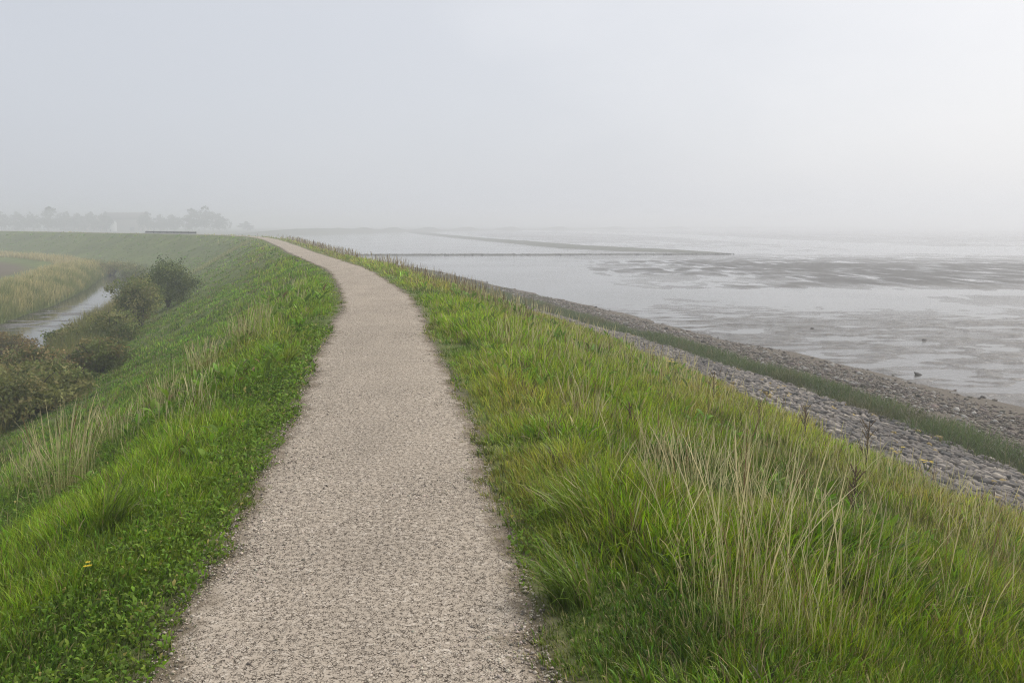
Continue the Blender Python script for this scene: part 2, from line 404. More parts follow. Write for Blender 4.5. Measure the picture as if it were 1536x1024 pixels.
# rubble on the foreshore
n = 62000
s = 3 + 135 * rng.random(n) ** 1.9; uu = rng.normal(17.0, 1.75, n)
lx, ly, nx_, ny_ = on_line(s); x = lx + nx_ * uu; y = ly + ny_ * uu
pt = fbm(x, y, 3.5, 3, 41); keep = (pt > rng.uniform(-1.1, .6, n) + .12 * np.abs(uu - 17.2) - np.clip((40 - s) / 60, -.6, .4)) & (uu > 14.3) & (uu < 21.6)
x, y, s, uu = x[keep], y[keep], s[keep], uu[keep]; n = len(x)
sz = np.clip(rng.lognormal(-3.4, .5, n), .014, .15) * (1 + np.clip(s - 30, 0, 100) * .012)
V, F = stones(np.c_[x, y, gz(x, y) + sz * .15], sz, ICO_V, ICO_F, .22, .55)
c = np.array([(.135, .112, .09)]) * rng.uniform(.4, 1.7, (n, 1)) * rng.uniform(.93, 1.07, (n, 3))
li = rng.random(n) < .12; c[li] = np.array([.34, .32, .29]) * rng.uniform(.8, 1.2, (li.sum(), 1))
tag(mesh_obj('rubble', V, F, M_STONE, col=rep(c, 12)), 'broken brown and grey stones scattered over the foreshore', 'rubble', kind='stuff')

# ------------------------------------------------------------------ mudflat and water
MX = axis(-160, 1240, 8, 48, .22, -40, 130, .6, 1.08); MY = axis(2, 1550, 16, 62, .22, 10, 165, .6, 1.08)
mx, my = np.meshgrid(MX, MY); mx, my = mx.ravel(), my.ravel()
CH = catmull([(260, 95), (180, 122), (108, 160), (97, 215), (88, 300), (80, 420), (48, 560), (-10, 760)], 4)
uc, sc_ = line_dist(mx, my, CH)
def mud_height(x, y, uc):
    base = fbm(x, y, 22, 3, 51) * .030 + fbm(x * .8, y, 3.6, 3, 52) * .022 + fbm(x * .8, y, .9, 2, 53) * .012
    fr = fbm(x * .35, y, 7, 4, 58) * 16
    dark = smooth01(y + x * .10 + fr * .7, 66, 90) * smooth01(-(y + .0 * x) + fr, -165, -110) * smooth01(x + (y - 100) * .12 + fr * 1.4, -4, 34)      # firmer mud bank out on the right
    bay = smooth01(-x, -14, -2) * smooth01(y, 52, 80) * smooth01(-y, -158, -150)                     # flooded corner behind the groyne
    bay2 = smooth01(y, 158, 175) * smooth01(-(x + y * .12), -40, -22) * smooth01(-y, -800, -300)
    near = smooth01(-(y + x * .15), -64, -50)
    lane = np.exp(-((y - 66 + .35 * (x - 40) + 5 * np.sin(x * .11)) / 4.5) ** 2)
    h = base + (.044 + .085 * fbm(x * 2.2, y * .9, 3.0, 2, 54) + .030 * fbm(x * .5, y, 9, 2, 56)) * dark - .085 * bay - .07 * bay2 + (-.016 + .085 * (1 - np.abs(fbm(x * .38, y, 1.3, 3, 55))) ** 7 + .03 * fbm(x * .5, y, 3.0, 3, 57)) * near - .05 * lane
    h = h - .30 * np.exp(-(uc / (6 + y * .012)) ** 2)
    far = smooth01(y, 190, 330); h = h + .03 * far
    return h, dark
WATER_Z = -4.30
mh, mdark = mud_height(mx, my, uc)
mz = WATER_Z - .004 + mh
mu = mesh_obj('mudflat', np.c_[mx, my, mz], grid_faces(len(MX), len(MY)), mud_mat(), smooth=True, attrs={'firm': mdark, 'above': mh}); tag(mu, kind='structure')
wx = np.array([-160., 1240.]); wy = np.array([2., 1550.])
M_SEA = water_mat('shallow_tidal_water', (.12, .112, .102), .55, 2.6, .15)
tag(mesh_obj('sea_water', [(wx[0], wy[0], WATER_Z), (wx[1], wy[0], WATER_Z), (wx[1], wy[1], WATER_Z), (wx[0], wy[1], WATER_Z)], np.array([(0, 1, 2, 3)]), M_SEA), kind='structure')

# ditch water: a ribbon along the line
sd = np.concatenate([np.arange(-20, 150, 1.0)]); lx, ly, nx_, ny_ = on_line(sd)
DW = np.stack([np.c_[lx + nx_ * o, ly + ny_ * o, np.full(len(sd), -4.28)] for o in (-18.6, -10.6)], 1).reshape(-1, 3)
tag(mesh_obj('ditch_water', DW, grid_faces(2, len(sd)), water_mat('ditch_water', (.05, .05, .04), .06, 1.4, .3)), kind='structure')

# ------------------------------------------------------------------ blades
def blades(x, y, z, h, w, yaw, lean, curve, cb, ct, prof, r=rng, twist=.6, back=None):
    """bent strips: yaw = way it leans, lean = foot tilt, curve = extra tilt at the tip (radians)."""
    n = len(x); L = len(prof); t = np.linspace(0, 1, L)
    ang = lean[:, None] + curve[:, None] * t[None] ** 1.3
    seg = h[:, None] / (L - 1)
    dr = np.sin(ang) * seg; dz = np.cos(ang) * seg
    rr = np.concatenate([np.zeros((n, 1)), np.cumsum(dr[:, :-1], 1)], 1); zz = np.concatenate([np.zeros((n, 1)), np.cumsum(dz[:, :-1], 1)], 1)
    cx, sx = np.cos(yaw)[:, None], np.sin(yaw)[:, None]
    X = x[:, None] + rr * cx; Y = y[:, None] + rr * sx; Z = z[:, None] + zz - .01
    fa = r.uniform(0, math.pi, n)[:, None] + twist * t[None]
    hw = w[:, None] * .5 * np.array(prof)[None]
    ox, oy = np.cos(fa) * hw, np.sin(fa) * hw
    A = np.stack([X - ox, Y - oy, Z], -1); B = np.stack([X + ox, Y + oy, Z], -1)
    A[:, 0, 2] -= .012; B[:, 0, 2] -= .012
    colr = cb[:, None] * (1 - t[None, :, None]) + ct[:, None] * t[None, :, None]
    if prof[-1] == 0:                                               # pointed tip
        V = np.concatenate([np.stack([A[:, :-1], B[:, :-1]], 2).reshape(n, -1, 3), A[:, -1:]], 1)
        C = np.concatenate([np.repeat(colr[:, :-1], 2, axis=1), colr[:, -1:]], 1)
        k = 2 * (L - 1) + 1
        q = np.array([(2 * i, 2 * i + 1, 2 * i + 3, 2 * i + 2) for i in range(L - 2)]).reshape(-1, 4); tr = np.array([(k - 3, k - 2, k - 1)])
    else:
        V = np.stack([A, B], 2).reshape(n, -1, 3); C = np.repeat(colr, 2, axis=1); k = 2 * L
        q = np.array([(2 * i, 2 * i + 1, 2 * i + 3, 2 * i + 2) for i in range(L - 1)]); tr = np.zeros((0, 3), int)
    off = (np.arange(n) * k)[:, None, None]
    return V.reshape(-1, 3), [(q[None] + off).reshape(-1, 4), (tr[None] + off).reshape(-1, 3)], C.reshape(-1, 3)

class Batch:
    def __init__(s): s.V = []; s.Q = []; s.T = []; s.C = []; s.n = 0
    def add(s, V, F, C):
        s.V.append(V); s.C.append(C)
        for f in F:
            if len(f): (s.Q if f.shape[1] == 4 else s.T).append(f + s.n)
        s.n += len(V)
    def build(s, name, mat, parent=None, origin=None):
        V = np.vstack(s.V)
        if origin is not None: V = V - np.asarray(origin)
        F = [np.vstack(a) for a in (s.Q, s.T) if a]
        return mesh_obj(name, V, F, mat, parent, np.vstack(s.C))

BLADE = [1, .95, .7, 0]; LONG = [.9, 1, .85, .55, 0]
STALK = [1, .85, .8, .7, .65, 1.5, 1.9, 1.4, 0]
REED = [.5, 1, .85, .5, 0]

def polar(n, r0, r1, power, half=R(42), r=rng, mid=0.0):
    """scatter over the sector the view covers; power 0 = even in log r."""
    rr = np.exp(r.uniform(math.log(r0), math.log(r1), int(n * 1.0)))
    if power: 
        q = r.random(n); a = power; rr = (r0 ** a + q * (r1 ** a - r0 ** a)) ** (1 / a)
    th = r.uniform(-half, half, n) + mid
    return rr * np.sin(th), rr * np.cos(th), rr

def grass_field():
    B = Batch(); r = np.random.default_rng(5)
    def patch(n_t, K, r0, r1, power, half=R(42), mat=False):
        x, y, d = polar(n_t, r0, r1, power, half, r)
        u = gu(x, y); s = sample(SG, x, y)
        edge_l = np.where(u < 0, half_width(s, -1), half_width(s, 1))
        au = np.abs(u) - edge_l
        frill = fbm(x, y, .45, 3, 69)
        ok = (au > -.15 + .22 * frill) & (u > -9.8) & (u < 8.5 + .35 * fbm(x, y, 1.2, 3, 61)) & ~((y > 150) & (u > 3))
        # thin and broken at the very edge of the path
        ok &= r.random(n_t) < np.clip(.30 + au * 2.2 + .45 * frill, .0, 1)
        if mat: ok &= au < .45 + .25 * frill
        x, y, d, u, au, s = x[ok], y[ok], d[ok], u[ok], au[ok], s[ok]
        n = len(x)
        patchy = fbm(x, y, 1.6, 3, 63); macro = fbm(x, y, 7, 3, 64); yel = fbm(x, y, 2.2, 3, 65); fine = fbm(x, y, .32, 2, 66); mid = fbm(x, y, .75, 2, 67)
        right = u > 0
        H = np.where(right, .23 + .17 * patchy + .05 * macro, .17 + .11 * patchy + .04 * macro)
        H = np.where(~right & (u < -3), .12 + .07 * patchy + .05 * macro, H)
        H = H * np.clip(.22 + au * 1.15, .22, 1.0)
        H = np.clip(H * (1 + .38 * fine + .3 * mid), .03, .55)
        if mat: H = np.clip(.035 + .03 * fine + au * .08, .02, .09)
        base = np.where(right[:, None], np.array([(.285, .395, .036)]), np.array([(.255, .370, .036)]))
        yg = np.array([(.44, .42, .085)]); dk = np.array([(.085, .165, .022)]); straw = np.array([(.50, .42, .21)])
        k1 = smooth01(yel, .0, .6)[:, None] * np.where(right, .75, .45)[:, None]; k2 = smooth01(-patchy - .3 * mid, .05, .55)[:, None] * .75
        C = base * (1 - k1) + yg * k1; C = C * (1 - k2) + dk * k2
        # lower sea side and the far shoulder are drier
        k3 = (smooth01(u, 1.8, 6.5) * .62 * r.random(n) ** .7)[:, None]; C = C * (1 - k3) + np.array([(.34, .30, .085)]) * k3
        k4 = (smooth01(s, 15, 45) * np.where(right, .65, 0))[:, None] * r.random((n, 1)) ** .6; C = C * (1 - k4) + np.array([(.40, .33, .125)]) * k4
        # slope above the ditch: darker even sward with paler tussocky streaks
        k5 = (np.where(right, 0, smooth01(-u, 2.3, 4.6)) * .75)[:, None]; C = C * (1 - k5) + np.array([(.185, .30, .042)]) * (1 + .6 * fbm(x * .6 + y * .35, y, 1.0, 3, 68) + .4 * mid + .35 * fbm(s * .22, u * 1.3, .8, 3, 70))[:, None] * k5
        k6 = smooth01(.30 - au, 0, .30)[:, None] * .6; C = C * (1 - k6) + np.array([(.19, .19, .055)]) * k6
        C = C * r.uniform(.6, 1.36, (n, 1)) * (1 + .28 * macro)[:, None]
        odd = (r.random(n) < np.where(right, .10, .05) * smooth01(au, .1, .6)); C[odd] = np.array([.27, .20, .10]) * r.uniform(.6, 1.2, (odd.sum(), 1))
        kind = r.choice(3, n, p=[.34, .42, .24]); wk = np.array([.62, 1.1, 2.1])[kind]
        C = C * np.array([(1.18, 1.04, 1.1), (1, 1, 1), (.72, .90, .9)])[kind]; H = H * np.array([1.08, 1.0, .92])[kind]
        lush = (right & (d < 6.5) & (u < 4.6)) * smooth01(fbm(x, y, 1.1, 2, 76), -.35, .2)
        wk = wk * (1 + .75 * lush); C = C * (1 - .30 * lush[:, None] * np.array([(1.1, .7, 1)]))
        if mat: wk = wk * .6
        i = np.repeat(np.arange(n), K); N = len(i)
        lod = np.clip(d / 5.5, 1, None)[i]
        spread = .04 * lod ** .55
        a = r.uniform(0, 6.283, N); q = np.sqrt(r.random(N)) * spread
        X = x[i] + np.cos(a) * q; Y = y[i] + np.sin(a) * q
        hh = H[i] * r.uniform(.4, 1.2, N); ww = .0058 * wk[i] * lod ** .80 * r.uniform(.6, 1.4, N) * np.clip(H[i] / .2, .7, 1.25)
        # tufts splay outward; by the right edge of the path they hang over towards it, elsewhere with the wind
        hang = np.where(right[i], math.pi - .2, .2)
        wind = smooth01(1.5 - au, 0, 1.5)[i] * np.where(right[i], .8, .35)
        vx = np.cos(a) * (1 - .4 * wind) + np.cos(hang) * wind + .15; vy = np.sin(a) * (1 - .4 * wind) + np.sin(hang) * wind - .1
        yaw = np.arctan2(vy, vx) + r.normal(0, .4, N)
        lean = np.abs(r.normal(.22, .18, N)); curve = np.abs(r.normal(.85, .5, N)) * (.6 + .6 * wind) * (1 + .7 * lush[i])
        cc = C[i] * r.uniform(.42, 1.55, (N, 1)) * r.uniform(.92, 1.08, (N, 3))
        dry = r.random(N) < np.where(right, .085, .035)[i]; cc[dry] = straw * r.uniform(.6, 1.3, (dry.sum(), 1))
        thatch = r.random(N) < np.where(right, .10, .05)[i]; cc[thatch] = np.array([.34, .26, .13]) * r.uniform(.5, 1.2, (thatch.sum(), 1)); lean[thatch] = r.uniform(.8, 1.35, thatch.sum()); hh[thatch] *= .8
        far = (d > 14)[i]
        for sel, pr in ((~far, LONG), (far, BLADE)):
            if sel.any():
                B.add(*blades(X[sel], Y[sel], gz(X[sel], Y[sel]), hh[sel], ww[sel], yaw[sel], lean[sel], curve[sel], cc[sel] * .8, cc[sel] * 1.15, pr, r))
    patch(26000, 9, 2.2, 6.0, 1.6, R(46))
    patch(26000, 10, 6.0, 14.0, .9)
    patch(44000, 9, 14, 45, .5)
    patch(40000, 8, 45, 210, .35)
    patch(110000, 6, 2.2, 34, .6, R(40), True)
    return B.build('grass', M_GRASS)
tag(grass_field(), 'green and yellow-green grass growing over both sides of the dike', 'grass', kind='stuff')

# low broad leaves (clover and plantain) among the grass by the path
def cover():
    B = Batch(); r = np.random.default_rng(8)
    x, y, d = polar(60000, 2.2, 14, 1.0, R(46), r); u = gu(x, y)
    s = sample(SG, x, y); hw = np.where(u < 0, half_width(s, -1), half_width(s, 1))
    dens = np.where(u < 0, smooth01(fbm(x, y, 1.5, 2, 71), -.35, .25), smooth01(fbm(x, y, 1.0, 2, 72), .15, .5) * .5) * smooth01(6.0 - np.abs(u), 0, 4)
    ok = (np.abs(u) > hw + .0) & (r.random(len(x)) < dens * .62) & (u < 7); x, y, u, d = x[ok], y[ok], u[ok], d[ok]
    i = np.repeat(np.arange(len(x)), 7); N = len(i); a = r.uniform(0, 6.283, N); q = r.uniform(.005, .045, N)
    X = x[i] + np.cos(a) * q; Y = y[i] + np.sin(a) * q; lod = np.clip(d[i] / 5, 1, None) ** .75
    long_ = r.random(N) < .10
    h = r.uniform(.012, .024, N) * np.where(long_, 2.2, 1) * lod
    c = np.array([(.165, .26, .036)]) * r.uniform(.4, 1.5, (N, 1)) * r.uniform(.88, 1.12, (N, 3)); yl = r.random(N) < .02; c[yl] = (.42, .36, .12)
    lift = r.uniform(.012, .085, N) * (1 + .5 * fbm(X, Y, .5, 2, 74))
    B.add(*blades(X, Y, gz(X, Y) + lift, h, h * np.where(long_, .4, .8), a + r.normal(0, .6, N), r.uniform(.8, 1.9, N), r.uniform(-.3, .6, N), c, c * 1.08, [.45, 1, .95, .4, 0], r, .1))
    x, y, d = polar(16000, 2.4, 26, .9, R(44), r); u = gu(x, y)
    ok = (r.random(len(x)) < smooth01(fbm(x, y, 1.3, 3, 75), .0, .45) * .6) & (((u > 1.3) & (u < 6.5)) | ((u < -1.2) & (u > -3))); x, y, d, u = x[ok], y[ok], d[ok], u[ok]
    i = np.repeat(np.arange(len(x)), 6); N = len(i); a = r.uniform(0, 6.283, N); lod = np.clip(d[i] / 7, 1, None) ** .6
    h = r.uniform(.05, .13, N) * lod; c = np.array([(.18, .30, .04)]) * r.uniform(.5, 1.4, (N, 1)) * r.uniform(.9, 1.1, (N, 3)); br = r.random(N) < .03; c[br] = np.array([.26, .19, .09]) * r.uniform(.6, 1.2, (br.sum(), 1))
    X = x[i] + np.cos(a) * .03; Y = y[i] + np.sin(a) * .03
    B.add(*blades(X, Y, gz(X, Y) + r.uniform(.03, .22, N), h, h * r.uniform(.22, .42, N), a, r.uniform(.3, 1.3, N), r.uniform(.3, 1.1, N), c * .9, c * 1.08, [.25, .9, 1, .75, 0], r, .2))
    return B.build('ground_cover', M_LEAF)
tag(cover(), 'low clover, plantain and other broad leaves among the grass', 'ground cover', kind='stuff')

# scattered single dry stalks over both shoulders
def stalk_cols(r, N):
    c = np.array([(.70, .61, .36)]) * r.uniform(.55, 1.2, (N, 1)) * r.uniform(.95, 1.05, (N, 3))
    br = r.random(N) < .1; c[br] = np.array([.22, .13, .075]) * r.uniform(.7, 1.2, (br.sum(), 1)); return c
def stalk_field():
    B = Batch(); r = np.random.default_rng(9)
    x, y, d = polar(62000, 2.4, 120, .45, R(43), r); u = gu(x, y)
    right = u > 0
    dens = np.where(right, smooth01(u, 1.2, 2.6) * smooth01(9 - u, 0, 1.5) * smooth01(fbm(x, y, 1.4, 3, 81), -.30, .45) * .8,
                    smooth01(-u, 1.3, 2.0) * smooth01(4.2 + u, 0, 1.6) * smooth01(fbm(x, y, 1.3, 3, 82), -.1, .5) * .75)
    ok = r.random(len(x)) < dens; x, y, u, d = x[ok], y[ok], u[ok], d[ok]; N = len(x)
    lod = np.clip(d / 6, 1, None); c = stalk_cols(r, N)
    hh = np.where(u > 0, r.uniform(.22, .66, N), r.uniform(.22, .58, N))
    B.add(*blades(x, y, gz(x, y), hh, .0023 * lod ** .8 * r.uniform(.7, 1.3, N), r.normal(.4, 1.6, N), np.abs(r.normal(.10, .10, N)), np.abs(r.normal(.25, .25, N)), c * np.array([(.85, .92, .75)]), c, STALK, r, .3))
    return B.build('dry_grass', M_DRY)
tag(stalk_field(), 'thin straw-coloured seed stalks scattered through the grass', 'dry grass', kind='stuff')

# dark dead weeds along the seaward shoulder
def weed_edge():
    B = Batch(); r = np.random.default_rng(19)
    N0 = 5200; s = 17 + 85 * r.random(N0) ** 1.3; uu = r.normal(2.9, .55, N0) + .5 * fbm(s, s * 0, 5, 2, 4)
    lx, ly, nx_, ny_ = on_line(s); x = lx + nx_ * uu; y = ly + ny_ * uu
    ok = r.random(N0) < smooth01(fbm(x, y, 1.6, 3, 91), -.25, .6) * .85; x, y, s = x[ok], y[ok], s[ok]; N = len(x)
    c = np.array([(.16, .105, .062)]) * r.uniform(.55, 1.6, (N, 1)); st = r.random(N) < .5; c[st] = np.array([.42, .34, .18]) * r.uniform(.7, 1.2, (st.sum(), 1))
    lod = np.clip(s / 14, 1, None)
    B.add(*blades(x, y, gz(x, y), r.uniform(.3, .75, N), .0055 * lod ** .7 * r.uniform(.6, 1.4, N), r.uniform(0, 6.28, N), np.abs(r.normal(.08, .1, N)), np.abs(r.normal(.15, .2, N)), c * .8, c, [1, .7, 1.6, 1.3, 1.9, .6], r, .8))
    return B.build('dead_weeds', M_DRY)
tag(weed_edge(), 'brown withered weed stems along the seaward shoulder of the dike', 'weeds', kind='stuff')

# reeds on the ditch banks and the pale strips in the polder
def reeds():
    B = Batch(); r = np.random.default_rng(23)
    def belt(N0, s0, s1, pw, u0, u1, h0, h1, cb, ct, w0, seed, thr=-.6, cmix=None, heads=False):
        s = s0 + (s1 - s0) * r.random(N0) ** pw; uu = u0 + (u1 - u0) * r.random(N0)
        lx, ly, nx_, ny_ = on_line(s); x = lx + nx_ * uu; y = ly + ny_ * uu
        nn = fbm(x, y, 4.5, 3, seed); ok = (nn > thr + r.normal(0, .12, N0)); ok &= gz(x, y) > -4.36; x, y, s, nn = x[ok], y[ok], s[ok], nn[ok]; N = len(x)
        d = np.hypot(x, y); lod = np.clip(d / 30, .6, None)
        h = r.uniform(h0, h1, N) * (1 + .3 * nn); tuft = fbm(x, y, 1.5, 2, seed + 3)
        CB = np.array([cb]) * r.uniform(.7, 1.3, (N, 1)); CT = np.array([ct]) * r.uniform(.7, 1.3, (N, 1))
        if cmix is not None:
            k = smooth01(tuft, -.2, .4)[:, None]; CT = CT * (1 - k) + np.array([cmix]) * k * r.uniform(.7, 1.2, (N, 1)); CB = CB * (1 - .5 * k) + np.array([cmix]) * .5 * k
        B.add(*blades(x, y, gz(x, y), h, w0 * lod ** .7 * r.uniform(.6, 1.4, N), r.normal(.3, 1.5, N), np.abs(r.normal(.12, .12, N)), np.abs(r.normal(.45, .3, N)), CB, CT, REED, r))
    brown = (.36, .265, .115); olive = (.15, .175, .055); straw = (.62, .52, .27); green = (.13, .19, .05)
    belt(9000, 24, 62, 1.0, -12.6, -9.6, .9, 1.6, olive, (.34, .30, .12), .026, 115, -.9, (.20, .22, .075))
    belt(34000, 8, 60, 1.25, -13.2, -9.2, .5, 1.2, olive, brown, .022, 101, -.9, (.14, .18, .055))
    belt(6000, 60, 105, 1.0, -13.2, -10.4, .5, 1.1, olive, (.32, .25, .12), .028, 103, -.7)
    belt(26000, 20, 110, 1.1, -20.6, -15.9, .6, 1.25, green, (.66, .56, .27), .026, 105, -.9, (.25, .28, .09))
    belt(7000, 20, 190, .9, -22.8, -19.4, .55, 1.0, (.34, .30, .13), straw, .024, 107, -.8)
    belt(4000, 60, 190, .9, -18.8, -11.5, .4, .9, olive, (.28, .25, .12), .035, 109, -.2, (.17, .20, .08))
    belt(3500, 60, 200, .9, -33.5, -31.6, .5, .9, (.34, .30, .13), (.58, .48, .25), .04, 111, -.8)
    belt(2500, 60, 200, .9, -31.6, -29.0, .3, .6, green, (.24, .25, .09), .04, 113, -.8)
    a_, b_ = at(285, 412), at(372, 364); n_ = 1500; k_ = r.random(n_); x = a_[0] + (b_[0] - a_[0]) * k_ + r.normal(0, .35, n_); y = a_[1] + (b_[1] - a_[1]) * k_ + r.normal(0, .9, n_)
    c = np.array([(.40, .40, .18)]) * r.uniform(.7, 1.25, (n_, 1))
    B.add(*blades(x, y, gz(x, y), r.uniform(.2, .5, n_), np.full(n_, .03), r.uniform(0, 6.28, n_), r.uniform(0, .4, n_), r.uniform(.2, .9, n_), c * .8, c, REED, r))
    return B.build('reeds', M_GRASS)
tag(reeds(), 'brown and straw-coloured reeds and tall grass along the ditch banks', 'reeds', kind='stuff')

# field grass tint in the polder, and the marsh strip below the stones
def marsh():
    B = Batch(); r = np.random.default_rng(29)
    N0 = 95000; s = 1 + 145 * r.random(N0) ** 1.7; uu = 14.2 + r.normal(0, .50, N0) * (1 + .5 * fbm(s, s * 0 + 4, 2.5, 3, 17)) + .6 * fbm(s, s * 0, 2.4, 3, 7)
    lx, ly, nx_, ny_ = on_line(s); x = lx + nx_ * uu; y = ly + ny_ * uu; N = N0
    d = np.hypot(x, y); lod = np.clip(d / 16, .8, None)
    pt = fbm(x, y, 1.6, 3, 121); br_ = smooth01(fbm(x, y, 2.4, 3, 131), .0, .6)[:, None]
    c = np.array([(.105, .150, .042)]) * (1 + .3 * pt)[:, None] * r.uniform(.65, 1.35, (N, 1)); c = c * (1 - br_) + np.array([(.17, .145, .065)]) * br_ * r.uniform(.6, 1.3, (N, 1)); dry = r.random(N) < .08; c[dry] = np.array([.30, .26, .14]) * r.uniform(.6, 1.2, (dry.sum(), 1))
    B.add(*blades(x, y, gz(x, y), r.uniform(.18, .50, N) * (1 + .55 * pt) * np.clip(1.3 - np.abs(uu - 14.2) * .6, .35, 1), .010 * lod ** .7 * r.uniform(.6, 1.4, N), r.uniform(0, 6.28, N), np.abs(r.normal(.45, .3, N)), np.abs(r.normal(.8, .45, N)), c * .8, c * 1.1, BLADE, r))
    # thin green growth over the upper rubble further along
    N0 = 26000; s = 22 + 120 * r.random(N0); uu = r.uniform(15.2, 19.6, N0)
    lx, ly, nx_, ny_ = on_line(s); x = lx + nx_ * uu; y = ly + ny_ * uu
    ok = r.random(N0) < smooth01(fbm(x, y, 2.5, 3, 123) + (s - 45) * .02 - (uu - 16) * .16, -.15, .5); x, y = x[ok], y[ok]; N = len(x)
    d = np.hypot(x, y); lod = np.clip(d / 16, .8, None); c = np.array([(.14, .15, .07)]) * r.uniform(.6, 1.4, (N, 1))
    B.add(*blades(x, y, gz(x, y), r.uniform(.05, .16, N), .012 * lod ** .7, r.uniform(0, 6.28, N), r.uniform(.1, .6, N), r.uniform(.1, .6, N), c * .8, c, BLADE, r))
    return B.build('salt_marsh_grass', M_GRASS)
tag(marsh(), 'dark green marsh grass in a long strip at the foot of the stones', 'marsh grass', kind='stuff')

# ------------------------------------------------------------------ single plants
def tussock(px, py, h, rad, n, col, label, seed, lean_to=None):
    r = np.random.default_rng(seed); p = at(px, py); B = Batch()
    a = r.uniform(0, 6.283, n); q = np.sqrt(r.random(n)) * rad * .55
    x = p[0] + np.cos(a) * q; y = p[1] + np.sin(a) * q
    yaw = a if lean_to is None else np.arctan2(np.sin(a) * .6 + math.sin(lean_to), np.cos(a) * .6 + math.cos(lean_to))
    c = np.array([col]) * r.uniform(.65, 1.35, (n, 1))
    w = .0085 * max(1, p[1] / 6) ** .8; n = int(n * .55); a = a[:n]; x = x[:n]; y = y[:n]; yaw = yaw[:n]; c = c[:n] * r.uniform(.6, 1.35, (n, 1)); old = r.random(n) < .14; c[old] = np.array([.42, .35, .17]) * r.uniform(.6, 1.1, (old.sum(), 1))
    B.add(*blades(x, y, gz(x, y), h * r.uniform(.4, 1.15, n), w * r.uniform(.5, 1.4, n), yaw + r.normal(0, .5, n), np.abs(r.normal(.3, .2, n)), np.abs(r.normal(1.25, .5, n)), c * .75, c * 1.15, LONG, r))
    o = B.build('grass_tussock', M_GRASS, None, p); o.location = p
    return tag(o, label, 'grass tussock', 'lush green tussocks standing out of the sward')
def stalk_clump(px, py, h, rad, n, label, seed, tint=1.0):
    r = np.random.default_rng(seed); p = at(px, py); B = Batch()
    a = r.uniform(0, 6.283, n); q = r.random(n) ** .7 * rad
    x = p[0] + np.cos(a) * q; y = p[1] + np.sin(a) * q * .8
    c = stalk_cols(r, n) * tint
    w = .0023 * max(1, p[1] / 5.0) ** .75
    B.add(*blades(x, y, gz(x, y), h * r.uniform(.5, 1.1, n), w * r.uniform(.7, 1.3, n), a + r.normal(.2, .6, n), np.abs(r.normal(.10, .10, n)), np.abs(r.normal(.3, .25, n)), c * np.array([(.85, .92, .7)]), c, STALK, r, .3))
    m = n // 2; a = r.uniform(0, 6.283, m); x = p[0] + np.cos(a) * rad * .8 * r.random(m); y = p[1] + np.sin(a) * rad * .6 * r.random(m)
    c = np.array([(.26, .24, .08)]) * r.uniform(.6, 1.25, (m, 1))
    B.add(*blades(x, y, gz(x, y), h * r.uniform(.3, .6, m), w * 1.3 * r.uniform(.7, 1.3, m), a, np.abs(r.normal(.2, .15, m)), np.abs(r.normal(.7, .4, m)), c * .8, c, LONG, r))
    o = B.build('dry_grass_clump', M_DRY, None, p); o.location = p
    return tag(o, label, 'dry grass clump', 'clumps of tall straw-coloured grass on the dike')
G = (.16, .24, .03)
tussock(165, 800, .42, .16, 260, G, 'large lush green tussock arching right, just below the tall dry stalks left of the path', 1, .2)
tussock(885, 800, .46, .22, 420, (.20, .28, .03), 'broad bright green tussock drooping towards the right edge of the path', 2, math.pi)
tussock(860, 905, .36, .20, 340, (.14, .215, .026), 'dark green tussock hanging over the path edge in the right foreground', 3, math.pi)
tussock(760, 590, .36, .18, 260, (.34, .34, .06), 'yellowish tussock on the right verge halfway up the path', 4)
tussock(1010, 690, .35, .2, 300, (.10, .22, .024), 'deep green leafy tussock among pale stalks on the seaward slope', 5)
tussock(425, 545, .3, .2, 240, (.26, .33, .04), 'yellow-green tussock on the left verge where the path starts to bend', 6)
tussock(1490, 960, .34, .25, 360, (.11, .22, .024), 'dark lush tussock in the bottom right corner of the slope', 7)

stalk_clump(95, 745, .92, .30, 130, 'tall straw-coloured clump at the left edge, nearest on the landward shoulder', 11)
stalk_clump(30, 735, .62, .2, 50, 'sparse pale clump at the far left picture edge beside the tall one', 12)
stalk_clump(175, 660, .5, .22, 70, 'leaning pale clump on the landward shoulder behind the nearest tall clump', 13)
stalk_clump(245, 610, .5, .25, 65, 'thin upright clump on the landward shoulder, midway along the row', 14)
stalk_clump(305, 560, .62, .28, 65, 'greyish straw clump on the landward shoulder standing over the dark slope', 15)
stalk_clump(372, 515, .72, .4, 90, 'pale feathery clump on the landward shoulder, farthest of that row', 16)
stalk_clump(1040, 800, .74, .28, 85, 'dense pale clump in the middle of the seaward slope, right of the bright tussock', 17)
stalk_clump(1110, 960, .98, .32, 85, 'biggest clump of long straw stalks in the right foreground', 18)
stalk_clump(1230, 990, .92, .3, 60, 'loose fan of straw stalks at the bottom edge, beside the biggest clump', 19)
stalk_clump(880, 650, .62, .22, 46, 'upright buff clump on the seaward slope above the green leafy tussock', 20)
stalk_clump(770, 530, .62, .3, 46, 'buff clump close to the withered weeds on the seaward shoulder', 21)
stalk_clump(985, 700, .55, .18, 24, 'slim clump of curved stalks beside the deep green tussock', 22)
stalk_clump(1420, 960, .8, .25, 14, 'a few separate long stalks near the bottom right corner', 23)
stalk_clump(1165, 800, .6, .25, 30, 'thin straw clump on the lower seaward slope before the stones', 24)
stalk_clump(1330, 830, .45, .3, 34, 'brownish clump near the grass edge at the right, above the set stones', 25, .8)

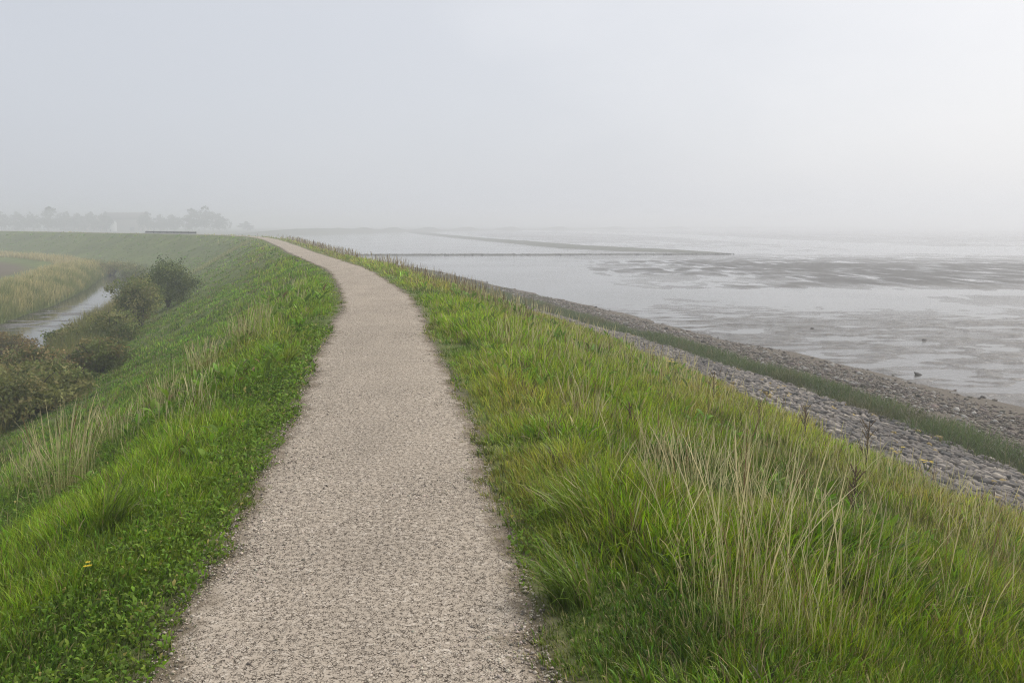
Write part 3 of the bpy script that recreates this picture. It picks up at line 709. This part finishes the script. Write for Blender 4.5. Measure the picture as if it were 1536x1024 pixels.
M_SEED = plain_mat('brown_seed_heads', (.19, .125, .07), .9, .4, 30, .3)
M_GREENSTEM = plain_mat('green_stem', (.09, .12, .035), .7, .3, 20, .2)
M_YELLOW = plain_mat('yellow_petals', (.70, .50, .02), .6, .15, 40, .1)
def tube(pts, rad, sides=5):
    pts = np.asarray(pts, float); rad = np.broadcast_to(rad, len(pts)); a = np.linspace(0, 2 * math.pi, sides, endpoint=False)
    T = np.gradient(pts, axis=0); T /= np.linalg.norm(T, axis=1)[:, None] + 1e-9
    ref = np.where(np.abs(T[:, 2:3]) > .9, np.array([(1., 0, 0)]), np.array([(0, 0, 1.)]))
    A = np.cross(T, ref); A /= np.linalg.norm(A, axis=1)[:, None]; Bn = np.cross(T, A)
    V = pts[:, None] + rad[:, None, None] * (np.cos(a)[None, :, None] * A[:, None] + np.sin(a)[None, :, None] * Bn[:, None])
    n = len(pts); F = [(i * sides + j, i * sides + (j + 1) % sides, (i + 1) * sides + (j + 1) % sides, (i + 1) * sides + j) for i in range(n - 1) for j in range(sides)]
    return V.reshape(-1, 3), np.array(F)
def merge(parts):
    V = []; F = {}; n = 0
    for v, f in parts:
        V.append(v); F.setdefault(f.shape[1], []).append(f + n); n += len(v)
    return np.vstack(V), [np.vstack(x) for x in F.values()]

def dock(px, py, h, label, seed, branches=11):
    r = np.random.default_rng(seed); p = at(px, py); root = empty('dock_plant', p, label, 'dock plant', 'brown seeding dock plants on the seaward slope')
    top = np.array([r.normal(0, .04), r.normal(0, .03), h]); k = p[1] / 9
    st = [tube([(0, 0, -.05), top * .5 + (.01, 0, 0), top], [.006 * max(1, k), .005 * max(1, k), .002])]; sd = []
    for b in range(branches):
        t = .35 + .6 * b / branches; o = top * t; a = r.uniform(0, 6.28); l = h * r.uniform(.16, .34) * (1.2 - t * .5)
        e = o + np.array([math.cos(a) * l * .55, math.sin(a) * l * .55, l * .85]); st.append(tube([o, (o + e) / 2 + (0, 0, -.01), e], [.0035 * max(1, k), .003, .0015]))
        m = 14; tt = np.linspace(.25, 1.08, m)[:, None]; q = o + (e - o) * tt + r.normal(0, .003 * k, (m, 3)); rd = r.uniform(.0025, .0075, m) * max(1, k * .8); rd[0] = rd[-1] = .002
        mesh_obj('seed_head', *tube(q, rd, 6), M_SEED, root)
    m = 18; q = top * np.linspace(.6, 1.04, m)[:, None] + r.normal(0, .003, (m, 3)); rd = r.uniform(.003, .009, m) * max(1, k * .8); rd[-1] = .002; sd.append(tube(q, rd, 6))
    v, f = merge(st); mesh_obj('stem', v, f, M_BARK, root); mesh_obj('seed_head', *sd[0], M_SEED, root)
    n = 9; a = r.uniform(0, 6.28, n); z0 = np.zeros(n); c = np.array([(.10, .10, .03)]) * r.uniform(.6, 1.4, (n, 1))
    V, F, C = blades(z0, z0, z0, r.uniform(.12, .22, n), r.uniform(.025, .045, n), a, r.uniform(.3, .9, n), r.uniform(.4, 1, n), c, c, [.3, 1, .9, .5, 0], r)
    mesh_obj('leaf', V, F, M_LEAF, root, C)
dock(1207, 668, .62, 'brown seeding dock standing against the stones, left of the taller branching one', 31)
dock(1296, 715, .75, 'tallest branching brown dock standing against the set stones', 32, 15)
dock(1068, 612, .6, 'slender brown dock at the grass edge where the stones begin to show', 33, 7)
dock(1275, 800, .55, 'dark withered dock in the green grass below the tallest branching one', 34)
dock(950, 660, .35, 'small dark dock beside the deep green tussock', 35, 6)
dock(1140, 650, .5, 'small brown dock between the slender one and the stones', 36, 7)

def flower(px, py, h, label, seed, heads, group):
    r = np.random.default_rng(seed); p = at(px, py); root = empty('yellow_flower', p, label, 'yellow flower', group)
    k = max(1, p[1] / 5); st = []
    for j in range(heads):
        a = r.uniform(0, 6.28); e = np.array([math.cos(a) * h * .3, math.sin(a) * h * .3, h * r.uniform(.7, 1.05)])
        st.append(tube([(0, 0, -.03), e * .55 + (0, 0, .02), e], [.002 * k, .0018 * k, .0015 * k]))
        nP = 9; b = np.linspace(0, 2 * math.pi, nP, endpoint=False); R1 = .012 * k; V = [e + (0, 0, .003)]
        for bb in b: V += [e + (math.cos(bb - .22) * R1, math.sin(bb - .22) * R1, .004 + .3 * R1), e + (math.cos(bb + .22) * R1, math.sin(bb + .22) * R1, .004 + .3 * R1)]
        mesh_obj('flower_head', np.array(V), np.array([(0, 1 + 2 * q, 2 + 2 * q) for q in range(nP)]), M_YELLOW, root)
    v, f = merge(st); mesh_obj('stem', v, f, M_GREENSTEM, root)
gY = 'small yellow flowers in the verge'
flower(122, 888, .14, 'lower of two small yellow flowers in the bottom left verge', 41, 2, gY)
flower(142, 878, .14, 'upper of two small yellow flowers in the bottom left verge', 42, 1, gY)
gR = 'yellow flowering weeds where grass meets stones'
flower(1345, 695, .3, 'yellow flowering weed at the stone edge beside the tallest dock', 43, 6, gR)
flower(1005, 560, .3, 'yellow flowering weed at the top of the stones farther along the dike', 44, 5, gR)
flower(1390, 715, .3, 'yellow flowering weed by the stones nearest the right picture edge', 45, 6, gR)

# ------------------------------------------------------------------ leafy crowns
def leaves(C0, rad, n, size, cols, r, squash=1.0, shell=.55):
    """leaf quads through a lumpy volume made of many small clumps."""
    nc = max(10, n // 45)
    d = r.normal(size=(nc, 3)); d /= np.linalg.norm(d, axis=1)[:, None]
    rr = (shell + (1 - shell) * r.random(nc)) * (1 + np.clip(.16 * r.normal(size=nc), -.3, .2)); cc = C0 + d * rr[:, None] * np.array(rad)
    i = r.integers(0, nc, n); P = cc[i] + r.normal(0, 1, (n, 3)) * np.array(rad) * .16
    a = r.normal(size=(n, 3)); a /= np.linalg.norm(a, axis=1)[:, None]; b = np.cross(a, r.normal(size=(n, 3))); b /= np.linalg.norm(b, axis=1)[:, None]
    s = size * r.uniform(.6, 1.4, n)[:, None]
    V = np.stack([P - a * s, P + b * s * .45, P + a * s, P - b * s * .45], 1).reshape(-1, 3)
    F = np.arange(4 * n).reshape(-1, 4)
    cl = np.array(cols)[r.integers(0, len(cols), nc)] * r.uniform(.7, 1.3, (nc, 1)); c = cl[i] * r.uniform(.8, 1.2, (n, 1))
    return V, F, np.repeat(c, 4, axis=0)

def shrub(px, py, w, h, n, cols, label, seed):
    r = np.random.default_rng(seed); p = at(px, py); p[2] -= .05
    root = empty('shrub', p, label, 'shrub', 'shrubs between dike and ditch')
    st = []; B = Batch()
    for j in range(9):
        a = r.uniform(0, 6.28); e = np.array([math.cos(a) * w * .34, math.sin(a) * w * .34, h * r.uniform(.6, .9)])
        st.append(tube([(0, 0, 0), e * .45 + (0, 0, .1 * h), e], [.045, .03, .01]))
    v, f = merge(st); mesh_obj('stem', v, f, M_BARK, root)
    for j in range(5):
        q = np.array([r.uniform(-.24, .24) * w, r.uniform(-.24, .24) * w, h * r.uniform(.38, .66)]) if j else np.array([0, 0, h * .5])
        V, F, C = leaves(q, (w * .37, w * .37, h * .36), n // 2, .062, cols, r); B.add(V, [F], C)
    # upright twigs of leaves break the outline
    m = n // 6; a = r.uniform(0, 6.28, m // 14); tx = np.repeat(np.cos(a) * w * .30 * r.random(len(a)) ** .6, 14); ty = np.repeat(np.sin(a) * w * .30 * r.random(len(a)) ** .6, 14)
    top = np.repeat(h * r.uniform(.60, .82, len(a)), 14); k = np.tile(np.linspace(.62, 1, 14), len(a)); N = len(tx)
    cc = np.array(cols)[r.integers(0, len(cols), N)] * r.uniform(.8, 1.3, (N, 1))
    B.add(*blades(tx * (1 + k * .1), ty, top * k - .1, np.full(N, .16), np.full(N, .05), r.uniform(0, 6.28, N), r.uniform(.3, .9, N), r.uniform(0, .5, N), cc, cc, [.4, 1, .8, 0], r))
    B.build('foliage', M_LEAF, root)
DG = [(.11, .145, .045), (.15, .19, .06), (.20, .225, .075), (.08, .115, .038)]
OG = [(.20, .235, .075), (.26, .265, .095), (.15, .19, .06), (.31, .285, .12)]
shrub(252, 462, 3.2, 2.75, 5200, DG, 'tallest dark green shrub beside the ditch, at the foot of the dike slope', 51)
shrub(212, 490, 2.7, 2.5, 3200, OG, 'rounded olive shrub just in front of the tallest one', 52)
shrub(168, 520, 2.3, 1.8, 2600, OG, 'low olive shrub between the rounded shrub and the brown reeds', 53)
shrub(60, 590, 2.8, 1.7, 3600, [(.17, .18, .06), (.28, .21, .10), (.14, .165, .06), (.34, .27, .12)], 'brownish bramble-like shrub in the reeds nearest the left edge', 54)
shrub(28, 632, 2.8, 1.5, 3600, [(.23, .235, .085), (.29, .255, .11), (.17, .19, .068)], 'wide tan and olive bush low at the left edge, nearest to the camera', 59)
shrub(95, 602, 2.4, 1.25, 3000, OG, 'low olive bush along the foot of the slope beside the nearest tan one', 60)
shrub(20, 545, 2.6, 1.5, 3000, [(.26, .21, .09), (.32, .235, .11), (.18, .18, .07)], 'reddish brown bush at the left edge on the ditch side of the reeds', 57)
shrub(100, 540, 2.2, 1.5, 2600, OG, 'olive bush in the reeds between the low olive shrub and the bramble-like one', 58)
shrub(203, 427, 3.6, 2.3, 3000, OG, 'hazy olive bush closing the far end of the ditch water', 56)
shrub(168, 415, 4.2, 2.0, 3000, [(.28, .27, .11), (.36, .32, .14), (.22, .23, .08)], 'pale tan bush on the far ditch bank, left of the one closing the water', 61)
shrub(150, 560, 2.0, 1.3, 2200, [(.16, .19, .06), (.26, .22, .09), (.14, .165, .055)], 'small mixed green and brown bush at the foot of the slope, before the reeds', 55)

# ------------------------------------------------------------------ far trees and farm
FAR = 1.85
def px_at(px, D): return (px - 768) / FPX * D
def tree(px, D, top_y, w_px, label, seed, cols, wide=1.0, low=.10):
    D = D * FAR; r = np.random.default_rng(seed); x = px_at(px, D); z0 = float(gz(np.array([x]), np.array([D]))[0]) - .1
    h = EYE + (335 - top_y) * D / FPX - z0; w = w_px * D / FPX * .5
    root = empty('tree', (x, D, z0), label, 'tree', 'hazy trees beyond the far dike')
    st = [tube([(0, 0, -.2), (r.normal(0, .1), 0, h * .3), (r.normal(0, .3), 0, h * .75)], [.28, .2, .06], 7)]
    for j in range(6):
        a = r.uniform(0, 6.28); b = h * r.uniform(.28, .55); st.append(tube([(0, 0, b), (math.cos(a) * w * .35, math.sin(a) * w * .35, b + h * .14), (math.cos(a) * w * .7, math.sin(a) * w * .7, b + h * .24)], [.12, .08, .03]))
    v, f = merge(st); mesh_obj('trunk', v, f, M_BARK, root)
    B = Batch(); m = 6
    for j in range(m):
        q = np.array([r.uniform(-.45, .45) * w, r.uniform(-.45, .45) * w, h * (low + .12 + (1 - low - .28) * (j + .5) / m)])
        k = math.sin(math.pi * (.22 + .70 * (j + .5) / m)) 
        V, F, C = leaves(q, (w * 1.0 * k, w * 1.0 * k, h * .15), 560, .46, cols, r); B.add(V, [F], C)
    B.build('crown', M_LEAF, root)
TC = [(.04, .06, .025), (.055, .075, .03), (.03, .045, .02)]
for i, (px, D, ty, w, lb) in enumerate([
    (10, 300, 317, 30, 'leftmost tree of the hazy row at the picture edge'),
    (34, 305, 316, 24, 'second hazy tree from the left, wide and low'),
    (57, 300, 318, 20, 'slim hazy tree just left of the tall pointed one'),
    (79, 290, 308, 27, 'tallest tree of the left hazy row, with a pointed top'),
    (102, 302, 316, 22, 'hazy tree just right of the tall pointed one'),
    (124, 306, 318, 21, 'hazy tree midway between the tall pointed tree and the barn'),
    (146, 300, 317, 20, 'hazy tree left of the barn, second from its gable'),
    (166, 296, 316, 17, 'narrow hazy tree standing against the left end of the barn'),
    (228, 300, 316, 22, 'hazy tree at the right end of the barn'),
    (247, 304, 321, 20, 'small rounded hazy tree right of the one at the barn end'),
    (267, 300, 322, 26, 'broad low hazy tree left of the big double-topped tree'),
    (293, 285, 311, 26, 'left half of the big double-topped tree group'),
    (312, 285, 309, 32, 'highest round tree of the group right of the barn'),
    (333, 290, 319, 22, 'small hazy tree sloping down right of the highest round tree'),
    (375, 330, 332, 20, 'lone tiny hazy tree farthest right, apart from the others')]):
    tree(px, D, ty, w, lb, 200 + i, TC)
def hedge(px0, px1, D, top_y, label, seed):
    D *= FAR; r = np.random.default_rng(seed); x0, x1 = px_at(px0, D), px_at(px1, D); xm = (x0 + x1) / 2
    z0 = float(gz(np.array([xm]), np.array([D]))[0]); h = EYE + (335 - top_y) * D / FPX - z0; B = Batch()
    for xx in np.arange(x0, x1, 2.2):
        V, F, C = leaves(np.array([xx - xm, r.normal(0, .5), h * .45]), (1.9, 1.2, h * .48 * r.uniform(.75, 1.2)), 240, .34, TC, r); B.add(V, [F], C)
    o = B.build('hedge', M_LEAF); o.location = (xm, D, z0); tag(o, label, 'hedge', 'hazy hedges under the far trees')
hedge(-30, 160, 312, 327, 'low hazy hedge under the left row of trees', 71)
hedge(215, 350, 308, 325, 'low hazy hedge under the trees right of the barn', 72)
M_ROOF = plain_mat('roof_tiles', (.085, .06, .055), .8, .25, 3, .3)
M_WALL = plain_mat('pale_brick', (.38, .32, .27), .85, .15, 4, .2)
M_WHITE = plain_mat('white_render', (.75, .75, .74), .7, .05, 3, .1)
M_DARK = plain_mat('dark_painted_metal', (.035, .04, .045), .6, .3, 3, .2)
M_CONC = plain_mat('pale_concrete', (.42, .41, .38), .9, .15, 3, .2)
def box(x0, x1, y0, y1, z0, z1):
    V = np.array([(x, y, z) for z in (z0, z1) for x, y in ((x0, y0), (x1, y0), (x1, y1), (x0, y1))], float)
    return V, np.array([(0, 3, 2, 1), (4, 5, 6, 7), (0, 1, 5, 4), (1, 2, 6, 5), (2, 3, 7, 6), (3, 0, 4, 7)])
def house(name, px0, px1, D, eave_y, ridge_y, depth, wall, roof, label, cat, doors):
    D = D * FAR; x0, x1 = px_at(px0, D), px_at(px1, D); L = x1 - x0; xm = (x0 + x1) / 2
    z0 = float(gz(np.array([xm]), np.array([D]))[0]) - .2
    ze = EYE + (335 - eave_y) * D / FPX - z0; zr = EYE + (335 - ridge_y) * D / FPX - z0
    root = empty(name, (xm, D, z0), label, cat); a = L / 2; d = depth
    V = np.array([(-a, 0, 0), (a, 0, 0), (a, d, 0), (-a, d, 0), (-a, 0, ze), (a, 0, ze), (a, d, ze), (-a, d, ze), (-a, d / 2, zr - .15), (a, d / 2, zr - .15)], float)
    mesh_obj('wall', V, [np.array([(0, 1, 5, 4), (2, 3, 7, 6)]), np.array([(1, 2, 6, 9, 5), (3, 0, 4, 8, 7)])], wall, root)
    o = .4; parts = []
    for s in (0, 1):
        yb = -o if s == 0 else d + o; yt = d / 2; zb = ze - .25
        P = np.array([(-a - o, yb, zb), (a + o, yb, zb), (a + o, yt, zr), (-a - o, yt, zr)], float); Q = P + (0, 0, .2)
        parts.append((np.vstack([P, Q]), np.array([(0, 1, 2, 3), (7, 6, 5, 4), (0, 4, 5, 1), (1, 5, 6, 2), (3, 2, 6, 7), (0, 3, 7, 4)])))
    v, f = merge(parts); mesh_obj('roof', v, f, roof, root)
    for (fx_, w, h) in doors:
        v, f = box(-a + fx_ * L - w / 2, -a + fx_ * L + w / 2, -.06, .05, .05, h); mesh_obj('door', v, f, M_DARK, root)
house('barn', 158, 219, 312, 329, 319.5, 14, M_WALL, M_ROOF, 'long hazy barn with a dark roof among the far trees', 'barn', [(.3, 3, 3), (.75, 3, 3)])
house('shed', 167, 176, 300, 334, 330, 5, M_WHITE, M_ROOF, 'small white shed in front of the long barn', 'shed', [(.5, 1, 1.8)])
house('farmhouse', 96, 150, 330, 331, 325, 10, M_WALL, M_ROOF, 'long low pale farmhouse behind the left row of hazy trees', 'farmhouse', [(.25, 1.2, 2.1), (.7, 1.2, 2.1)])

# barrier on the far dike
pA = np.array([px_at(223, 140), 140.]); 
def crest_pt(px):
    s = np.linspace(100, 260, 3000); x, y, *_ = on_line(s); k = np.argmin(np.abs(768 + FPX * x / y - px)); return np.array([x[k], y[k]])
A, Bp = crest_pt(223), crest_pt(299); mid = (A + Bp) / 2; dv = Bp - A; Lb = np.linalg.norm(dv); zb = float(gz(mid[:1], mid[1:])[0])
root = empty('barrier', (mid[0], mid[1], zb + .05), 'long low dark barrier on a pale kerb along the far dike crest', 'barrier'); root.rotation_euler.z = math.atan2(dv[1], dv[0])
v, f = box(-Lb / 2, Lb / 2, -.25, .25, -.6, .08); mesh_obj('kerb', v, f, M_CONC, root)
v, f = box(-Lb / 2 + .1, Lb / 2 - .1, -.06, .06, .12, .37); mesh_obj('rail', v, f, M_DARK, root)
for k in range(8):
    x0 = -Lb / 2 + .4 + k * (Lb - .8) / 7; v, f = box(x0 - .06, x0 + .06, .062, .16, .06, .41); mesh_obj('post', v, f, M_DARK, root)

# ------------------------------------------------------------------ groynes, bank and lone rocks
def bank(name, pts, half, height, mat, seed, wid=None):
    L = catmull(pts, 1.2); r = np.random.default_rng(seed); T = np.gradient(L, axis=0); T /= np.linalg.norm(T, axis=1)[:, None]; Nn = np.c_[T[:, 1], -T[:, 0]]
    k = np.linspace(0, 1, len(L)); end = np.clip(np.minimum(k, 1 - k) * 25, .05, 1) ** .5
    w = half * end if wid is None else np.interp(k, *zip(*wid)) * end
    rows_ = []
    for c in np.linspace(-1, 1, 7):
        zz = WATER_Z - .12 + (height + .12) * (1 - abs(c) ** 2.2) * end * (1 + .25 * fbm(L[:, 0], L[:, 1] + c * 9, 3, 3, seed)); 
        rows_.append(np.c_[L + Nn * (w * c + .25 * w * fbm(L[:, 0], L[:, 1], 4, 2, seed + 5) * c)[:, None], zz])
    V = np.stack(rows_, 1).reshape(-1, 3); return V, grid_faces(7, len(L)), L, w
M_GROYNE = plain_mat('weedy_dark_stone', (.10, .095, .08), .85, .45, 1.2, .8)
M_BANK = plain_mat('silty_green_bank', (.105, .105, .075), .9, .35, .5, .5)
V, F, L, w = bank('groyne', [(-30, 154), (-5, 155), (20, 156), (43, 158)], 1.1, .22, M_GROYNE, 3)
root = empty('groyne', (-30, 154, WATER_Z), 'straight low dark stone groyne running out from the marshy shore', 'groyne')
o = mesh_obj('stone_core', V - np.array([-30, 154, WATER_Z]), F, M_GROYNE, root)
q = np.repeat(L, 9, axis=0) + rng.normal(0, .6, (len(L) * 9, 2)); zq = np.full(len(q), .12); sv, sf = stones(np.c_[q - np.array([-30, 154]), zq], rng.uniform(.10, .24, len(q)), ICO_V, ICO_F, .25, .6)
mesh_obj('armour_stone', sv, sf, M_STONE, root, rep(np.array([(.12, .112, .098)]) * rng.uniform(.6, 1.5, (len(q), 1)), 12))['kind'] = 'stuff'
V, F, L, w = bank('mud_bank', [(45, 160), (36, 172), (18, 205), (2, 262), (-24, 360), (-60, 520), (-75, 640)], 4, .42, M_BANK, 4, [(0, 3), (.06, 9), (.2, 7), (.5, 6), (1, 9)])
o = mesh_obj('mud_bank', V, F, M_BANK, smooth=True); tag(o, kind='structure')

rk = [(1218, 494, .16, 'lone dark rock on the wet mud, farthest of the four'), (1386, 511, .15, 'small dark rock on the mud below the pale water lane'),
      (1377, 562, .17, 'flat dark rock on the mud above the rubble edge'), (1400, 600, .16, 'dark rock at the border of rubble and wet mud'), (1100, 540, .16, 'brownish rock at the inner edge of the wet mud')]
for j, (px, py, sz, lb) in enumerate(rk):
    a = (px - 768) / FPX; b = (512 - py) / FPX; dz = b * math.cos(PITCH) - math.sin(PITCH); tt = (WATER_Z - EYE) / dz; p = np.array([a * tt, (math.cos(PITCH) + b * math.sin(PITCH)) * tt, WATER_Z])
    r = np.random.default_rng(300 + j); v, f = stones(np.zeros((1, 3)), np.array([sz]), ICO_V, ICO_F, .25, .55, r=r)
    o = mesh_obj('rock', v, f, M_STONE, col=rep(np.array([(.06, .052, .045)]), 12)); o.location = p
    bv = o.modifiers.new('round', 'BEVEL'); bv.width = .03; bv.segments = 2
    tag(o, lb, 'rock', 'lone rocks on the mudflat')

# ------------------------------------------------------------------ haze
v, f = box(-1260, 1260, -230, 1570, -7, 9.5)
m, nt, out = new_mat('even_pale_haze'); t = NT(nt)
pv = t.n('VolumePrincipled'); pv.inputs['Color'].default_value = (.955, .975, 1, 1); pv.inputs['Density'].default_value = .0031; pv.inputs['Anisotropy'].default_value = .35
t.l(pv.outputs[0], out.inputs['Volume'])
tag(mesh_obj('haze', v, f, m), 'pale even sea haze over the whole shore', 'haze', kind='stuff')

# ------------------------------------------------------------------ sky, sun, camera
SUN_EL, SUN_AZ = R(40), R(62)            # azimuth clockwise from the view direction (+Y)
w = bpy.data.worlds.new('World'); scene.world = w; w.use_nodes = True; nt = w.node_tree; nt.nodes.clear(); t = NT(nt)
out = t.n('OutputWorld'); bg = t.n('Background'); bg.inputs['Strength'].default_value = .121
sky = t.n('TexSky', sky_type='NISHITA', sun_disc=False, sun_elevation=SUN_EL, sun_rotation=SUN_AZ, air_density=1.0, dust_density=5.0, ozone_density=1.0)
tc = t.n('TexCoord').outputs['Generated']
sd = (math.sin(SUN_AZ) * math.cos(SUN_EL), math.cos(SUN_AZ) * math.cos(SUN_EL), math.sin(SUN_EL))
dot = t.n('VectorMath', operation='DOT_PRODUCT'); t.l(tc, dot.inputs[0]); dot.inputs[1].default_value = sd
cl = t.noise(t.mapping(tc, (1, 1, 1.8)), 3.4, 6, .55)
g_ = t.math('ADD', dot.outputs['Value'], t.math('MULTIPLY', t.math('SUBTRACT', cl, .5), .34))
over = t.ramp(g_, [(.0, (.53, .555, .605)), (.45, (.585, .605, .65)), (.75, (.70, .71, .74)), (1.0, (.75, .745, .765))])
sc10 = t.n('VectorMath', operation='SCALE'); sc10.inputs['Scale'].default_value = 10.6; t.l(over, sc10.inputs[0])
mx_ = t.mix(.86, sky.outputs[0], sc10.outputs[0]); t.l(mx_, bg.inputs['Color']); t.l(bg.outputs[0], out.inputs[0])

ld = bpy.data.lights.new('sun', 'SUN'); ld.energy = 2.2; ld.angle = R(14); ld.color = (1, .955, .89)
lo = bpy.data.objects.new('sun', ld); COL.objects.link(lo)
from mathutils import Vector
lo.rotation_euler = (-Vector(sd)).to_track_quat('-Z', 'Y').to_euler(); lo.location = (40, 20, 60)

cam = bpy.data.cameras.new('camera'); cam.sensor_width = 36; cam.lens = FPX / 1536 * 36; cam.clip_end = 4000; cam.clip_start = .05
co = bpy.data.objects.new('camera', cam); COL.objects.link(co); co.location = (0, 0, EYE); co.rotation_euler = (math.pi / 2 - PITCH, 0, 0)
scene.camera = co

scene.view_settings.view_transform = 'Standard'; scene.view_settings.look = 'None'; scene.view_settings.gamma = 1; scene.view_settings.exposure = 0
scene.cycles.use_denoising = True; scene.cycles.use_adaptive_sampling = False; scene.cycles.denoising_prefilter = 'NONE'; scene.cycles.pixel_filter_type = 'BLACKMAN_HARRIS'; scene.cycles.filter_width = 1.15
try:
    scene.cycles.denoiser = 'OPENIMAGEDENOISE'; scene.cycles.denoising_input_passes = 'RGB_ALBEDO_NORMAL'
except Exception: pass
scene.cycles.max_bounces = 6; scene.cycles.diffuse_bounces = 3; scene.cycles.glossy_bounces = 3; scene.cycles.transmission_bounces = 4; scene.cycles.volume_bounces = 2
scene.cycles.caustics_reflective = False; scene.cycles.caustics_refractive = False; scene.cycles.sample_clamp_indirect = 6
